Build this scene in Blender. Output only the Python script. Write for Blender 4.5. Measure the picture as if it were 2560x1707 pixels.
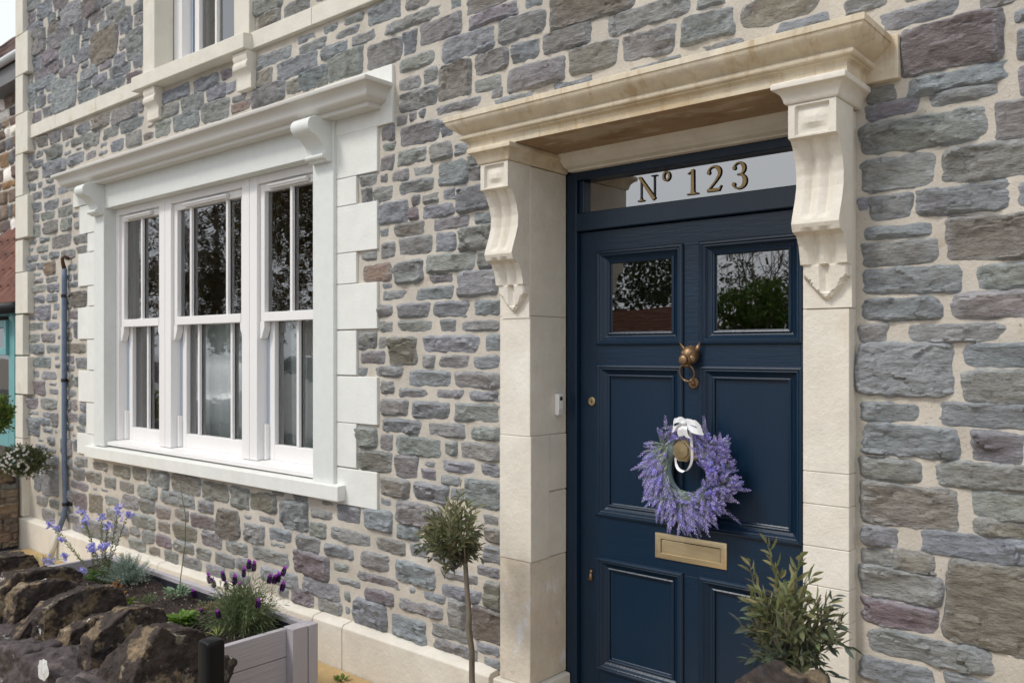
import bpy, math, random
from mathutils import Vector, Matrix, noise
R = math.radians
random.seed(7)
for o in list(bpy.data.objects): bpy.data.objects.remove(o)
S = bpy.context.scene
COL = S.collection

# ------------------------------------------------------------------ camera, sky, sun, exposure
EYE, DW, FOC, CX, YH = 1.55, 2.65, 2128.0, 1280.0, 878.0      # metres / photograph pixels (2560 wide)
SN, CS = 0.652, 0.7582
cam = bpy.data.cameras.new('camera'); co = bpy.data.objects.new('camera', cam); COL.objects.link(co)
co.location = (0, -DW, EYE); co.rotation_euler = (R(90), 0, math.atan2(SN, CS))
cam.sensor_width = 36; cam.lens = FOC*36/2560; cam.shift_y = (YH-853.5)/2560
cam.clip_start = 0.05; cam.clip_end = 500
cam.dof.use_dof = True; cam.dof.focus_distance = 3.2; cam.dof.aperture_fstop = 5.0
S.camera = co
W = bpy.data.worlds.new('World'); S.world = W; W.use_nodes = True
nt = W.node_tree; nt.nodes.clear()
sky = nt.nodes.new('ShaderNodeTexSky'); sky.sky_type = 'NISHITA'; sky.sun_disc = False
SUN_EL, SUN_AZ = R(48), R(205)          # sun_rotation measured clockwise from +Y
sky.sun_elevation = SUN_EL; sky.sun_rotation = SUN_AZ; sky.air_density = 1.0; sky.dust_density = 6; sky.ozone_density = 1.0
hs = nt.nodes.new('ShaderNodeHueSaturation'); hs.inputs['Saturation'].default_value = 0.30
mixc = nt.nodes.new('ShaderNodeMix'); mixc.data_type = 'RGBA'; mixc.inputs[0].default_value = 0.75
mixc.inputs[7].default_value = (9.3, 9.8, 10.5, 1)      # even cloud cover
bg = nt.nodes.new('ShaderNodeBackground'); bg.inputs[1].default_value = 0.104
out = nt.nodes.new('ShaderNodeOutputWorld')
nt.links.new(sky.outputs[0], hs.inputs['Color']); nt.links.new(hs.outputs[0], mixc.inputs[6])
nt.links.new(mixc.outputs[2], bg.inputs[0]); nt.links.new(bg.outputs[0], out.inputs[0])
sl = bpy.data.lights.new('sun', 'SUN'); so = bpy.data.objects.new('sun', sl); COL.objects.link(so)
sl.energy = 1.5; sl.angle = R(11); sl.color = (1.0, 0.95, 0.88)
sd = Vector((math.sin(SUN_AZ)*math.cos(SUN_EL), math.cos(SUN_AZ)*math.cos(SUN_EL), math.sin(SUN_EL)))
so.rotation_euler = sd.to_track_quat('Z', 'Y').to_euler(); so.location = (0, -8, 12)
S.view_settings.view_transform = 'Standard'; S.view_settings.look = 'None'; S.view_settings.gamma = 1
S.view_settings.use_curve_mapping = False; S.view_settings.exposure = 0.24

# ------------------------------------------------------------------ measuring: photograph pixel -> metres on a plane of the place
def w_(px): return (px-CX)*SN + FOC*CS
def g_(px): return ((px-CX)*CS - FOC*SN)/w_(px)
def P(px, py, Y=0.0):
    d = DW+Y; return Vector((d*g_(px), Y, EYE+d*(YH-py)/w_(px)))
def PZ(px, py, Z):
    d = (EYE-Z)*w_(px)/(py-YH); return Vector((d*g_(px), d-DW, Z))
def PX(px, py, X):
    d = X/g_(px); return Vector((X, d-DW, EYE+d*(YH-py)/w_(px)))

# ------------------------------------------------------------------ mesh collector
BASE = {}
class MB:
    def __init__(s): s.v = []; s.f = []; s.c = []; s.cur = (1, 1, 1, 1)
    def add(s, vs, fs):
        n = len(s.v); s.v += [tuple(p) for p in vs]; s.c += [s.cur]*len(vs)
        s.f += [tuple(i+n for i in f) for f in fs]
    def box(s, x0, x1, y0, y1, z0, z1, rot=None, at=None):
        vs = [Vector((x, y, z)) for z in (z0, z1) for y in (y0, y1) for x in (x0, x1)]
        if rot is not None: vs = [rot @ p + at for p in vs]
        s.add(vs, [(0,2,3,1),(4,5,7,6),(0,1,5,4),(2,6,7,3),(0,4,6,2),(1,3,7,5)]); return s
    def tube(s, pts, rad, n=8, cap=True):
        pts = [Vector(p) for p in pts]; m = len(pts)
        if not isinstance(rad, (list, tuple)): rad = [rad]*m
        vs = []; up = None
        for i, p in enumerate(pts):
            t = (pts[min(i+1, m-1)]-pts[max(i-1, 0)]).normalized()
            if up is None:
                up = t.orthogonal().normalized()
            up = (up - t*up.dot(t)).normalized(); b = t.cross(up)
            for k in range(n):
                a = 2*math.pi*k/n; vs.append(p+(up*math.cos(a)+b*math.sin(a))*rad[i])
        fs = [(i*n+k, i*n+(k+1)%n, (i+1)*n+(k+1)%n, (i+1)*n+k) for i in range(m-1) for k in range(n)]
        if cap: fs += [tuple(range(n-1, -1, -1)), tuple((m-1)*n+k for k in range(n))]
        s.add(vs, fs); return s
    def lathe(s, prof, c, axis='Z', n=24, ang0=0):
        c = Vector(c); vs = []
        for r, h in prof:
            for k in range(n):
                a = 2*math.pi*k/n+ang0; u, v = r*math.cos(a), r*math.sin(a)
                vs.append(c+(Vector((u, v, h)) if axis == 'Z' else Vector((u, h, v)) if axis == 'Y' else Vector((h, u, v))))
        m = len(prof)
        fs = [(i*n+k, i*n+(k+1)%n, (i+1)*n+(k+1)%n, (i+1)*n+k) for i in range(m-1) for k in range(n)]
        fs += [tuple(range(n)), tuple((m-1)*n+k for k in range(n))]
        s.add(vs, fs); return s
    def grid(s, fn, nu, nv, wrap=False):
        vs = [fn(i/(nu-1), j/(nv-1)) for j in range(nv) for i in range(nu)]
        s.add(vs, [(j*nu+i, j*nu+i+1, (j+1)*nu+i+1, (j+1)*nu+i) for j in range(nv-1) for i in range(nu-1)]); return s
    def rings(s, rects, cap=True):      # rects: list of (x0,x1,z0,z1,y) nested loops seen from -Y
        vs = []
        for x0, x1, z0, z1, y in rects: vs += [(x0,y,z0),(x1,y,z0),(x1,y,z1),(x0,y,z1)]
        m = len(rects)
        fs = [(i*4+k, i*4+(k+1)%4, (i+1)*4+(k+1)%4, (i+1)*4+k) for i in range(m-1) for k in range(4)]
        if cap: fs.append(tuple((m-1)*4+k for k in range(4)))
        s.add(vs, fs); return s
    def build(s, name, mat, parent=None, base=None, smooth=False, bevel=0, kind=None, fix=True, seg=2):
        if parent is not None: b = BASE[parent.name]
        else: b = Vector(base) if base is not None else Vector((0, 0, 0))
        me = bpy.data.meshes.new(name)
        me.from_pydata([(p[0]-b.x, p[1]-b.y, p[2]-b.z) for p in s.v], [], s.f)
        a = me.color_attributes.new('tint', 'FLOAT_COLOR', 'POINT')
        a.data.foreach_set('color', [x for c in s.c for x in (c if len(c) == 4 else (*c, 1))])
        if fix:
            import bmesh
            bm = bmesh.new(); bm.from_mesh(me); bmesh.ops.recalc_face_normals(bm, faces=bm.faces); bm.to_mesh(me); bm.free()
        if smooth: me.polygons.foreach_set('use_smooth', [True]*len(me.polygons))
        me.materials.append(mat)
        o = bpy.data.objects.new(name, me); COL.objects.link(o)
        if parent is not None: o.parent = parent
        else: o.location = b
        BASE[o.name] = b
        if bevel:
            md = o.modifiers.new('b', 'BEVEL'); md.width = bevel; md.segments = seg; md.limit_method = 'ANGLE'; md.angle_limit = R(40)
            if smooth is False: me.polygons.foreach_set('use_smooth', [True]*len(me.polygons)); md.harden_normals = True
        if kind: o['kind'] = kind
        return o
def thing(name, label, cat, loc, group=None):
    o = bpy.data.objects.new(name, None); COL.objects.link(o); o.location = loc; o.empty_display_size = .1
    o['label'] = label; o['category'] = cat
    if group: o['group'] = group
    BASE[o.name] = Vector(loc); return o
def tag(o, label=None, cat=None, group=None, kind=None):
    for k, v in (('label', label), ('category', cat), ('group', group), ('kind', kind)):
        if v: o[k] = v
    return o

# ------------------------------------------------------------------ materials
def mat(name, col, rough=.7, metal=0, var=.12, vscale=8, bump=.0, bscale=40, stretch=(1, 1, 1), tint=False, stains=(), spec=.4,
        coat=0, rim=None, bump2=None, trans=0, emit=None, sss=0):
    m = bpy.data.materials.new(name); m.use_nodes = True; t = m.node_tree; N = t.nodes; L = t.links
    b = N['Principled BSDF']; geo = N.new('ShaderNodeNewGeometry')
    b.inputs['Roughness'].default_value = rough; b.inputs['Metallic'].default_value = metal
    b.inputs['Specular IOR Level'].default_value = spec
    if coat: b.inputs['Coat Weight'].default_value = coat; b.inputs['Coat Roughness'].default_value = .12
    if trans: b.inputs['Transmission Weight'].default_value = trans
    mp = N.new('ShaderNodeMapping'); mp.inputs['Scale'].default_value = stretch; L.new(geo.outputs['Position'], mp.inputs['Vector'])
    def nz(scale, detail=5, rough_=.6, src=None):
        n = N.new('ShaderNodeTexNoise'); n.inputs['Scale'].default_value = scale; n.inputs['Detail'].default_value = detail
        n.inputs['Roughness'].default_value = rough_; L.new((src or mp).outputs[0], n.inputs['Vector']); return n
    def mixn(fac, a, c, mode='MIX'):
        x = N.new('ShaderNodeMix'); x.data_type = 'RGBA'; x.blend_type = mode
        for sock, val in ((x.inputs[0], fac), (x.inputs[6], a), (x.inputs[7], c)):
            if hasattr(val, 'is_linked') or hasattr(val, 'links'): L.new(val, sock)
            elif isinstance(val, (int, float)): sock.default_value = val
            else: sock.default_value = (*val, 1) if len(val) == 3 else val
        return x.outputs[2]
    def ramp(src, lo, hi):
        r = N.new('ShaderNodeMapRange'); r.inputs[1].default_value = lo; r.inputs[2].default_value = hi; r.interpolation_type = 'SMOOTHSTEP'
        L.new(src, r.inputs[0]); return r.outputs[0]
    c = col
    if tint:
        at = N.new('ShaderNodeAttribute'); at.attribute_name = 'tint'
        c = mixn(1.0, at.outputs['Color'], (*col, 1), 'MULTIPLY')
    for sc, lo, hi, sc_col, strg, strch in stains:
        mp2 = N.new('ShaderNodeMapping'); mp2.inputs['Scale'].default_value = strch; L.new(geo.outputs['Position'], mp2.inputs['Vector'])
        n = nz(sc, 6, .62, mp2); r = ramp(n.outputs[0], lo, hi)
        mu = N.new('ShaderNodeMath'); mu.operation = 'MULTIPLY'; mu.inputs[1].default_value = strg; L.new(r, mu.inputs[0])
        c = mixn(mu.outputs[0], c, sc_col)
    if rim and tint:
        r = ramp(at.outputs['Alpha'], .05, .75); n = nz(60, 4)
        mu = N.new('ShaderNodeMath'); mu.operation = 'MULTIPLY'; L.new(r, mu.inputs[0]); L.new(ramp(n.outputs[0], .30, .68), mu.inputs[1])
        mu2 = N.new('ShaderNodeMath'); mu2.operation = 'MULTIPLY'; L.new(mu.outputs[0], mu2.inputs[0]); mu2.inputs[1].default_value = rim[1]
        c = mixn(mu2.outputs[0], c, rim[0])
    if var:
        n = nz(vscale, 7, .65); r = N.new('ShaderNodeMapRange'); r.inputs[1].default_value = .3; r.inputs[2].default_value = .7
        r.inputs[3].default_value = 1-var; r.inputs[4].default_value = 1+var; L.new(n.outputs[0], r.inputs[0])
        cmb = N.new('ShaderNodeCombineColor')
        for k in range(3): L.new(r.outputs[0], cmb.inputs[k])
        c = mixn(1.0, c, cmb.outputs[0], 'MULTIPLY')
    if hasattr(c, 'links'): L.new(c, b.inputs['Base Color'])
    else: b.inputs['Base Color'].default_value = (*col, 1)
    if bump:
        n = nz(bscale, 6, .65); bp = N.new('ShaderNodeBump'); bp.inputs['Strength'].default_value = bump; bp.inputs['Distance'].default_value = .34/bscale
        L.new(n.outputs[0], bp.inputs['Height']); last = bp
        if bump2:
            n2 = nz(bump2[0], 4, .7, None); b2 = N.new('ShaderNodeBump'); b2.inputs['Strength'].default_value = bump2[1]; b2.inputs['Distance'].default_value = .34/bump2[0]
            L.new(n2.outputs[0], b2.inputs['Height']); L.new(bp.outputs[0], b2.inputs['Normal']); last = b2
        L.new(last.outputs[0], b.inputs['Normal'])
    if emit: b.inputs['Emission Color'].default_value = (*emit, 1); b.inputs['Emission Strength'].default_value = 1
    return m
def glass_mat(name, refl, tintc=(.9, .95, .93), rough=.0, wav=0.0, wscale=9, wstretch=(1, 1, 1)):
    m = bpy.data.materials.new(name); m.use_nodes = True; t = m.node_tree; N = t.nodes; L = t.links; N.clear()
    o = N.new('ShaderNodeOutputMaterial'); mx = N.new('ShaderNodeMixShader'); tr = N.new('ShaderNodeBsdfTransparent'); gl = N.new('ShaderNodeBsdfGlossy')
    tr.inputs[0].default_value = (*tintc, 1); gl.inputs['Roughness'].default_value = rough
    lw = N.new('ShaderNodeLayerWeight'); lw.inputs[0].default_value = .35
    mr = N.new('ShaderNodeMapRange'); mr.inputs[3].default_value = refl; mr.inputs[4].default_value = 1.0
    L.new(lw.outputs['Fresnel'], mr.inputs[0]); L.new(mr.outputs[0], mx.inputs[0])
    L.new(tr.outputs[0], mx.inputs[1]); L.new(gl.outputs[0], mx.inputs[2]); L.new(mx.outputs[0], o.inputs[0])
    if wav:
        geo = N.new('ShaderNodeNewGeometry'); mp = N.new('ShaderNodeMapping'); mp.inputs['Scale'].default_value = wstretch
        n = N.new('ShaderNodeTexNoise'); n.inputs['Scale'].default_value = wscale; n.inputs['Detail'].default_value = 1
        bp = N.new('ShaderNodeBump'); bp.inputs['Strength'].default_value = 1; bp.inputs['Distance'].default_value = wav
        L.new(geo.outputs['Position'], mp.inputs[0]); L.new(mp.outputs[0], n.inputs['Vector']); L.new(n.outputs[0], bp.inputs['Height']); L.new(bp.outputs[0], gl.inputs['Normal'])
    return m
M = {}
M['stone'] = mat('rubble_stone', (1, 1, 1), .9, var=.28, vscale=21, bump=1.0, bscale=17, stretch=(1, 1, 2.6), tint=True, spec=.25,
    stains=((5, .56, .72, (.115, .085, .095), .45, (1, 1, 1.6)), (7, .60, .74, (.15, .13, .10), .5, (1, 1, 1.4)), (38, .64, .72, (.40, .41, .40), .40, (1, 1, 1.8)), (16, .60, .66, (.085, .08, .08), .5, (1, 1, 3.0))),
    rim=((.37, .40, .43), .6), bump2=(70, .9))
M['mortar'] = mat('lime_mortar', (.53, .485, .42), .95, var=.17, vscale=5, bump=1.0, bscale=90, spec=.1,
    stains=((3, .52, .70, (.60, .56, .50), .7, (1, 1, 1)), (11, .58, .70, (.40, .33, .25), .5, (1, 1, 1)), (75, .63, .70, (.20, .155, .115), .75, (1, 1, 1)), (190, .62, .70, (.28, .23, .18), .6, (1, 1, 1)), (160, .60, .68, (.74, .70, .63), .5, (1, 1, 1.3))), bump2=(320, .8))
M['cream'] = mat('bath_stone', (.68, .635, .555), .85, var=.07, vscale=9, bump=.55, bscale=60, spec=.2,
    stains=((170, .66, .72, (.40, .34, .27), .5, (1, 1, 1)), (3.5, .46, .72, (.74, .71, .64), .8, (1, 1, .8)), (4.5, .60, .72, (.56, .43, .28), .35, (2.2, 2.2, .5)), (30, .62, .72, (.72, .70, .68), .35, (1, 1, .6))), bump2=(260, .4))
M['worn'] = mat('peeling_bath_stone', (.66, .59, .49), .88, var=.10, vscale=9, bump=.7, bscale=50, spec=.2,
    stains=((5, .48, .60, (.62, .52, .41), .5, (1, 1, .8)), (5.5, .61, .65, (.68, .69, .71), .8, (1.3, 1.3, .7)), (40, .62, .70, (.40, .33, .26), .5, (1, 1, 1))))
M['ochre'] = mat('weathered_bath_stone', (.64, .56, .43), .88, var=.12, vscale=14, bump=.5, bscale=60, spec=.2,
    stains=((30, .50, .68, (.44, .30, .15), .55, (1, .5, .14)), (5, .48, .68, (.70, .64, .53), .75, (.6, 1, 1)), (4, .54, .68, (.50, .36, .19), .55, (.4, 1, 1.6)), (90, .66, .72, (.30, .23, .15), .4, (1, 1, 1))), bump2=(220, .5))
M['white_stone'] = mat('pale_dressed_stone', (.73, .735, .70), .85, var=.05, vscale=9, bump=.4, bscale=80, spec=.2, stains=((4, .55, .75, (.68, .65, .56), .4, (1, 1, 1)),))
M['old_cream'] = mat('cream_string_stone', (.67, .64, .56), .85, var=.06, vscale=9, bump=.4, bscale=60, spec=.2, stains=((6, .58, .72, (.55, .42, .25), .35, (1, 1, 1)),))
M['frame_stone'] = mat('painted_cast_stone', (.68, .70, .675), .55, var=.035, vscale=20, bump=.12, bscale=140, spec=.35)
M['soft_paint'] = mat('warm_grey_paint', (.62, .60, .56), .45, var=.02, vscale=20, bump=.08, bscale=120, spec=.4)
M['white'] = mat('white_timber_paint', (.80, .785, .775), .38, var=.015, vscale=12, bump=.08, bscale=60, stretch=(1, 1, .2), spec=.45)
M['navy'] = mat('navy_gloss_paint', (.0025, .0175, .042), .34, var=.10, vscale=8, bump=.15, bscale=46, stretch=(.25, 1, 2.4), spec=.5)
M['navy_v'] = mat('navy_gloss_paint_upright', (.0025, .0175, .042), .33, var=.05, vscale=8, bump=.16, bscale=50, stretch=(2.2, 1, .15), spec=.5)
M['brass'] = mat('aged_brass', (.66, .54, .34), .42, metal=.8, var=.10, vscale=30, bump=.15, bscale=200, stretch=(.3, 1, 3))
M['brass_dark'] = mat('handled_brass', (.45, .35, .20), .36, metal=.85, var=.12, vscale=40)
M['bronze'] = mat('dark_bronze', (.27, .175, .10), .46, metal=.8, var=.25, vscale=50, bump=.2, bscale=150)
M['gold'] = mat('gold_leaf', (.60, .42, .18), .5, metal=0, var=.05)
M['black'] = mat('black_lettering', (.012, .012, .014), .5, var=0)
M['blackmetal'] = mat('black_powder_coat', (.0025, .0025, .0035), .42, var=.05, bump=.1, bscale=200, spec=.22)
M['glass'] = glass_mat('window_glass', .24, (.97, .99, .98), rough=.010, wav=.00016, wscale=13, wstretch=(1.3, 1, 3.2))
M['door_glass'] = glass_mat('door_glass', .27, (.30, .26, .22), rough=.006, wav=.00012, wscale=9, wstretch=(1, 1, 2))
M['fan_glass'] = glass_mat('fanlight_glass', .38, (.25, .2, .18), rough=.02)
M['spacer'] = mat('dark_spacer', (.03, .028, .03), .5, var=0)
M['strip'] = mat('balance_strip', (.46, .54, .66), .5, var=0)
M['voile'] = mat('voile_curtain', (.78, .83, .81), .9, var=.05, vscale=20)
M['drape'] = mat('brown_blind', (.20, .15, .115), .9, var=.08, vscale=20)
M['room'] = mat('dim_room', (.16, .13, .11), .9, var=.1)
M['pipe'] = mat('blue_grey_conduit', (.125, .165, .235), .55, var=.18, vscale=20, bump=.2, bscale=60)
M['palepipe'] = mat('pale_pipe', (.55, .52, .45), .6, var=.1)
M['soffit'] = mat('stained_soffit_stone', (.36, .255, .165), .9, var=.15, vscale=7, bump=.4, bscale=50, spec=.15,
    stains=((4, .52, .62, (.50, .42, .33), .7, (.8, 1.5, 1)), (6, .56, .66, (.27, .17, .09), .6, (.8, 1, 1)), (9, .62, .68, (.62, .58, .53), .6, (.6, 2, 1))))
M['rust'] = mat('rust', (.085, .042, .03), .85, var=.3, vscale=60)
M['rock'] = mat('dark_gritstone', (.048, .036, .031), .85, var=.6, vscale=26, bump=1.0, bscale=16, spec=.3,
    stains=((7, .53, .58, (.21, .155, .095), .8, (1, 1, 1)), (9, .60, .68, (.045, .040, .045), .7, (1, 1, 1)), (17, .60, .66, (.30, .27, .20), .6, (1, 1, 1)), (13, .655, .68, (.50, .50, .47), .85, (1, 1, 1)), (40, .58, .64, (.03, .024, .02), .7, (1, 1, 1))), bump2=(60, 1.0))
M['rock2'] = mat('purple_gritstone', (.075, .060, .060), .85, var=.55, vscale=24, bump=1.0, bscale=18, spec=.35,
    stains=((6, .56, .66, (.13, .105, .10), .6, (1, 1, 1)), (13, .64, .68, (.48, .47, .45), .85, (1, 1, 1))), bump2=(60, 1.0))
M['lichen'] = mat('white_lichen', (.55, .55, .54), .95, var=.3, vscale=60, bump=.8, bscale=120)
M['drywall'] = mat('stacked_slate_stone', (1, 1, 1), .9, var=.3, vscale=14, bump=.9, bscale=34, stretch=(1, 1, 2.5), tint=True, spec=.2, bump2=(120, .6))
M['wood'] = mat('lilac_grey_painted_wood', (.44, .41, .435), .6, var=.05, vscale=10, bump=.5, bscale=38, stretch=(1, .12, 3.5), spec=.35, stains=((7, .62, .72, (.46, .44, .44), .4, (1, .3, 3)),))
M['wood_x'] = mat('lilac_grey_painted_board', (.44, .41, .435), .6, var=.05, vscale=10, bump=.5, bscale=38, stretch=(.12, 1, 3.5), spec=.35)
M['wood_z'] = mat('lilac_grey_painted_post', (.44, .41, .435), .6, var=.05, vscale=10, bump=.4, bscale=38, stretch=(2.5, 2.5, .15), spec=.35)
M['liner'] = mat('black_liner', (.02, .022, .03), .55, var=.2)
M['soil'] = mat('compost', (.035, .024, .020), .9, var=.6, vscale=60, bump=1, bscale=80, stains=((140, .66, .72, (.28, .25, .22), .8, (1, 1, 1)),))
def leafmat(name, rough=.5, spec=.35, tr=.25):
    m = mat(name, (1, 1, 1), rough, var=.15, vscale=30, tint=True, spec=spec)
    N = m.node_tree.nodes; L = m.node_tree.links; b = N['Principled BSDF']
    t = N.new('ShaderNodeBsdfTranslucent'); mx = N.new('ShaderNodeMixShader'); mx.inputs[0].default_value = tr
    L.new(b.inputs['Base Color'].links[0].from_socket, t.inputs[0]); L.new(b.outputs[0], mx.inputs[1]); L.new(t.outputs[0], mx.inputs[2])
    L.new(mx.outputs[0], N['Material Output'].inputs[0]); return m
M['leaf'] = leafmat('leaf'); M['petal'] = leafmat('petal', .7, .2, .3)
M['bark'] = mat('olive_bark', (.15, .125, .095), .9, var=.35, vscale=30, bump=.8, bscale=60, stretch=(1, 1, .3))
M['ribbon'] = mat('white_satin_ribbon', (.78, .79, .81), .5, var=.03, spec=.4)
M['foam'] = mat('pale_wreath_base', (.36, .47, .50), .8, var=.15, vscale=40, bump=.6, bscale=90)
M['pot'] = mat('grey_plant_pot', (.17, .17, .175), .6, var=.1, bump=.2)
M['paving'] = mat('yellow_sandstone', (.47, .33, .16), .85, var=.16, vscale=9, bump=.5, bscale=30, stains=((4, .55, .7, (.30, .26, .20), .5, (1, 1, 1)),))
M['ground'] = mat('grit_ground', (.22, .19, .16), .95, var=.2, bump=.5)
M['asphalt'] = mat('asphalt', (.055, .055, .057), .9, var=.2, vscale=3, bump=.5, bscale=80)
M['kerb'] = mat('concrete_kerb', (.33, .32, .30), .9, var=.1, bump=.4)
M['tile'] = mat('clay_roof_tile', (.17, .075, .055), .85, var=.35, vscale=7, bump=.6, bscale=50, stains=((8, .56, .7, (.12, .10, .09), .6, (1, 1, 1)),))
M['slate'] = mat('brown_roof_tile', (.12, .072, .062), .85, var=.3, vscale=9, bump=.5)
M['gutter'] = mat('white_gutter', (.62, .63, .64), .45, var=.05)
M['teal'] = mat('teal_paint', (.15, .36, .37), .4, var=.05, bump=.1)
M['brick'] = mat('garden_brick', (.20, .085, .055), .9, var=.3, vscale=16, bump=.5)
M['carwhite'] = mat('white_car_paint', (.75, .76, .78), .25, var=0, coat=.8)
M['cardark'] = mat('dark_car_glass', (.02, .022, .025), .1, var=0)
M['tyre'] = mat('tyre_rubber', (.02, .02, .02), .8, var=0)
M['alloy'] = mat('alloy_wheel', (.5, .5, .52), .3, metal=.8, var=0)
# ------------------------------------------------------------------ ground
def sheet(name, m, x0, x1, y0, y1, z):
    o = MB(); o.add([(x0,y0,z),(x1,y0,z),(x1,y1,z),(x0,y1,z)], [(0,1,2,3)]); return tag(o.build(name, m, fix=False), kind='structure')
sheet('ground', M['ground'], -200, 200, -200, 200, -.02)
sheet('road', M['asphalt'], -200, 200, -9.6, -4.2, -.012)
k = MB(); k.box(-60, 60, -4.2, -4.08, -.10, .06); tag(k.build('kerb', M['kerb'], bevel=.01), kind='structure')
sheet('pavement', M['kerb'], -60, 60, -4.08, -2.2, -.008)
path = sheet('path', M['paving'], -7.3, 2.5, -2.2, .6, -.012)
rx = -7.2; rng = random.Random(4)
while rx < 2.3:
    wd = rng.uniform(.45, .75); y = -.062
    while y > -1.1:
        dp = rng.uniform(.4, .6)
        s_ = MB().box(rx+.006, rx+wd-.006, max(y-dp, -1.4)+.006, y-.006, -.008, .012+rng.uniform(0, .004)).build('paving_slab', M['paving'], path, bevel=.006)
        y -= dp
    rx += wd

# ------------------------------------------------------------------ the house
H = thing('stone_house', 'grey rubble stone cottage with cream dressings, white sash windows and a navy panelled front door', 'house', (-4, 0, 0))
ops = [(-6.02, -3.53, .87, 2.62), (-5.26, -4.28, 3.27, 6), (-2.19, -.99, -.1, 2.35)]
XL, XR, ZT = -7.50, 1.0, 4.6
mo = MB(); st = .034; nx = int((XR-XL)/st); nz_ = int((ZT+.05)/st); idx = {}
def inside(x, z, e=.0): return any(a+e < x < b-e and c+e < z < d-e for a, b, c, d in ops)
for j in range(nz_):
    for i in range(nx):
        x, z = XL+i*st, -.05+j*st
        if inside(x+st/2, z+st/2): continue
        q = []
        for (a, b) in ((i, j), (i+1, j), (i+1, j+1), (i, j+1)):
            if (a, b) not in idx:
                X, Z = XL+a*st, -.05+b*st; idx[(a, b)] = len(mo.v)
                n = noise.noise(Vector((X*9, Z*9, 3)))*.004+noise.noise(Vector((X*24, Z*24, 9)))*.0035
                mo.v.append((X, n, Z)); mo.c.append((1, 1, 1, 1))
            q.append(idx[(a, b)])
        mo.f.append(tuple(q))
mo.build('mortar', M['mortar'], H, smooth=True, fix=False)
b = MB()                                             # the wall's core behind the pointing, built round the openings
def core(x0, x1, z0, z1): b.box(x0, x1, .012, .36, z0, z1)
core(XL, -6.05, -.1, 4.6); core(-6.05, -5.29, 2.65, 4.6); core(-5.29, -4.25, 2.65, 3.24); core(-4.25, -3.5, 2.65, 4.6); core(-6.05, -3.5, -.1, .84)
core(-3.5, -2.22, -.1, 4.6); core(-2.22, -.96, 2.38, 4.6); core(-.96, 1.0, -.1, 4.6); b.build('wall_core', M['mortar'], H)
rm = MB()                                            # rooms behind the openings
def shell(x0, x1, y0, y1, z0, z1):
    rm.add([(x, y, z) for z in (z0, z1) for y in (y0, y1) for x in (x0, x1)], [(0,2,3,1),(4,5,7,6),(2,6,7,3),(0,4,6,2),(1,3,7,5)])
shell(-7.2, -2.9, .38, 3.6, -.02, 2.9); shell(-7.2, -2.9, .38, 3.6, 2.95, 4.58); shell(-2.6, -.6, .38, 3.2, -.02, 2.9)
rm.build('room', M['room'], H, fix=False)
MB().box(XL, XR, .02, 4, 4.6, 4.7).build('attic_floor', M['room'], H)

# ---- rubble stones, each measured on the wall: (x0, x1, top, bottom) in crops of the photograph, colour letter
SC = .42535
def U(ox, oy, txt):
    r = []
    for w in txt.split():
        p = w.split(','); a = [float(v) for v in p[:4]]; r.append((ox+a[0]*SC, ox+a[1]*SC, oy+a[2]*SC, oy+a[3]*SC, p[4] if len(p) > 4 else ''))
    return r
ST = []
ST += U(1560, 0, """335,650,85,235,b 400,800,238,288,g 80,370,355,395,g 415,600,-30,35,g 680,1160,-25,118,n 850,1240,108,168,b 1290,1570,-20,62,g
1480,1980,42,135,p 1620,1800,-40,15,n 2010,2500,-60,25,n 1620,2230,125,385,P 2280,2560,40,115,b 1650,2300,415,515,b 2325,2560,160,320,b 1430,1600,515,590,n
1765,2255,520,590,g 1405,1760,600,680,p 1380,2140,690,865,g 2185,2520,590,790,p 2320,2560,370,545,p 1385,1835,930,1105,g 1865,2520,850,1045,g 1375,1435,1168,1245,b
1440,1690,1150,1290,b 1710,2280,1095,1245,b 2320,2560,1060,1200,b""")
ST += U(1560, 500, """1380,1870,150,215,b 1375,1860,255,380,g 1890,2520,90,345,n 1385,2000,405,545,b 2050,2560,385,510,g 1375,1890,580,700,b 1910,2560,550,690,g
1375,1555,735,830,g 1595,2330,730,830,g 1375,1930,850,1160,b 1980,2560,850,980,b 1980,2560,1005,1195,g 1380,1770,1200,1300,b 1820,2560,1205,1335,b 1390,1985,1330,1500,b 2035,2345,1370,1535,p""")
ST += U(1560, 1040, """1380,1765,262,378,g 1805,2560,290,430,g 1380,1985,415,645,n 2030,2560,455,610,g 2030,2560,625,720,n 1400,1620,660,765,b 1675,2520,705,840,b
1385,1580,778,868,g 1580,1840,800,910,n 1380,1875,912,1085,g 1905,2640,890,1390,n 1390,1860,1105,1250,P 1385,2190,1305,1445,g 1380,1840,1450,1580,b 2240,2560,1440,1480,n 1870,2200,1545,1640,b""")
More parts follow.
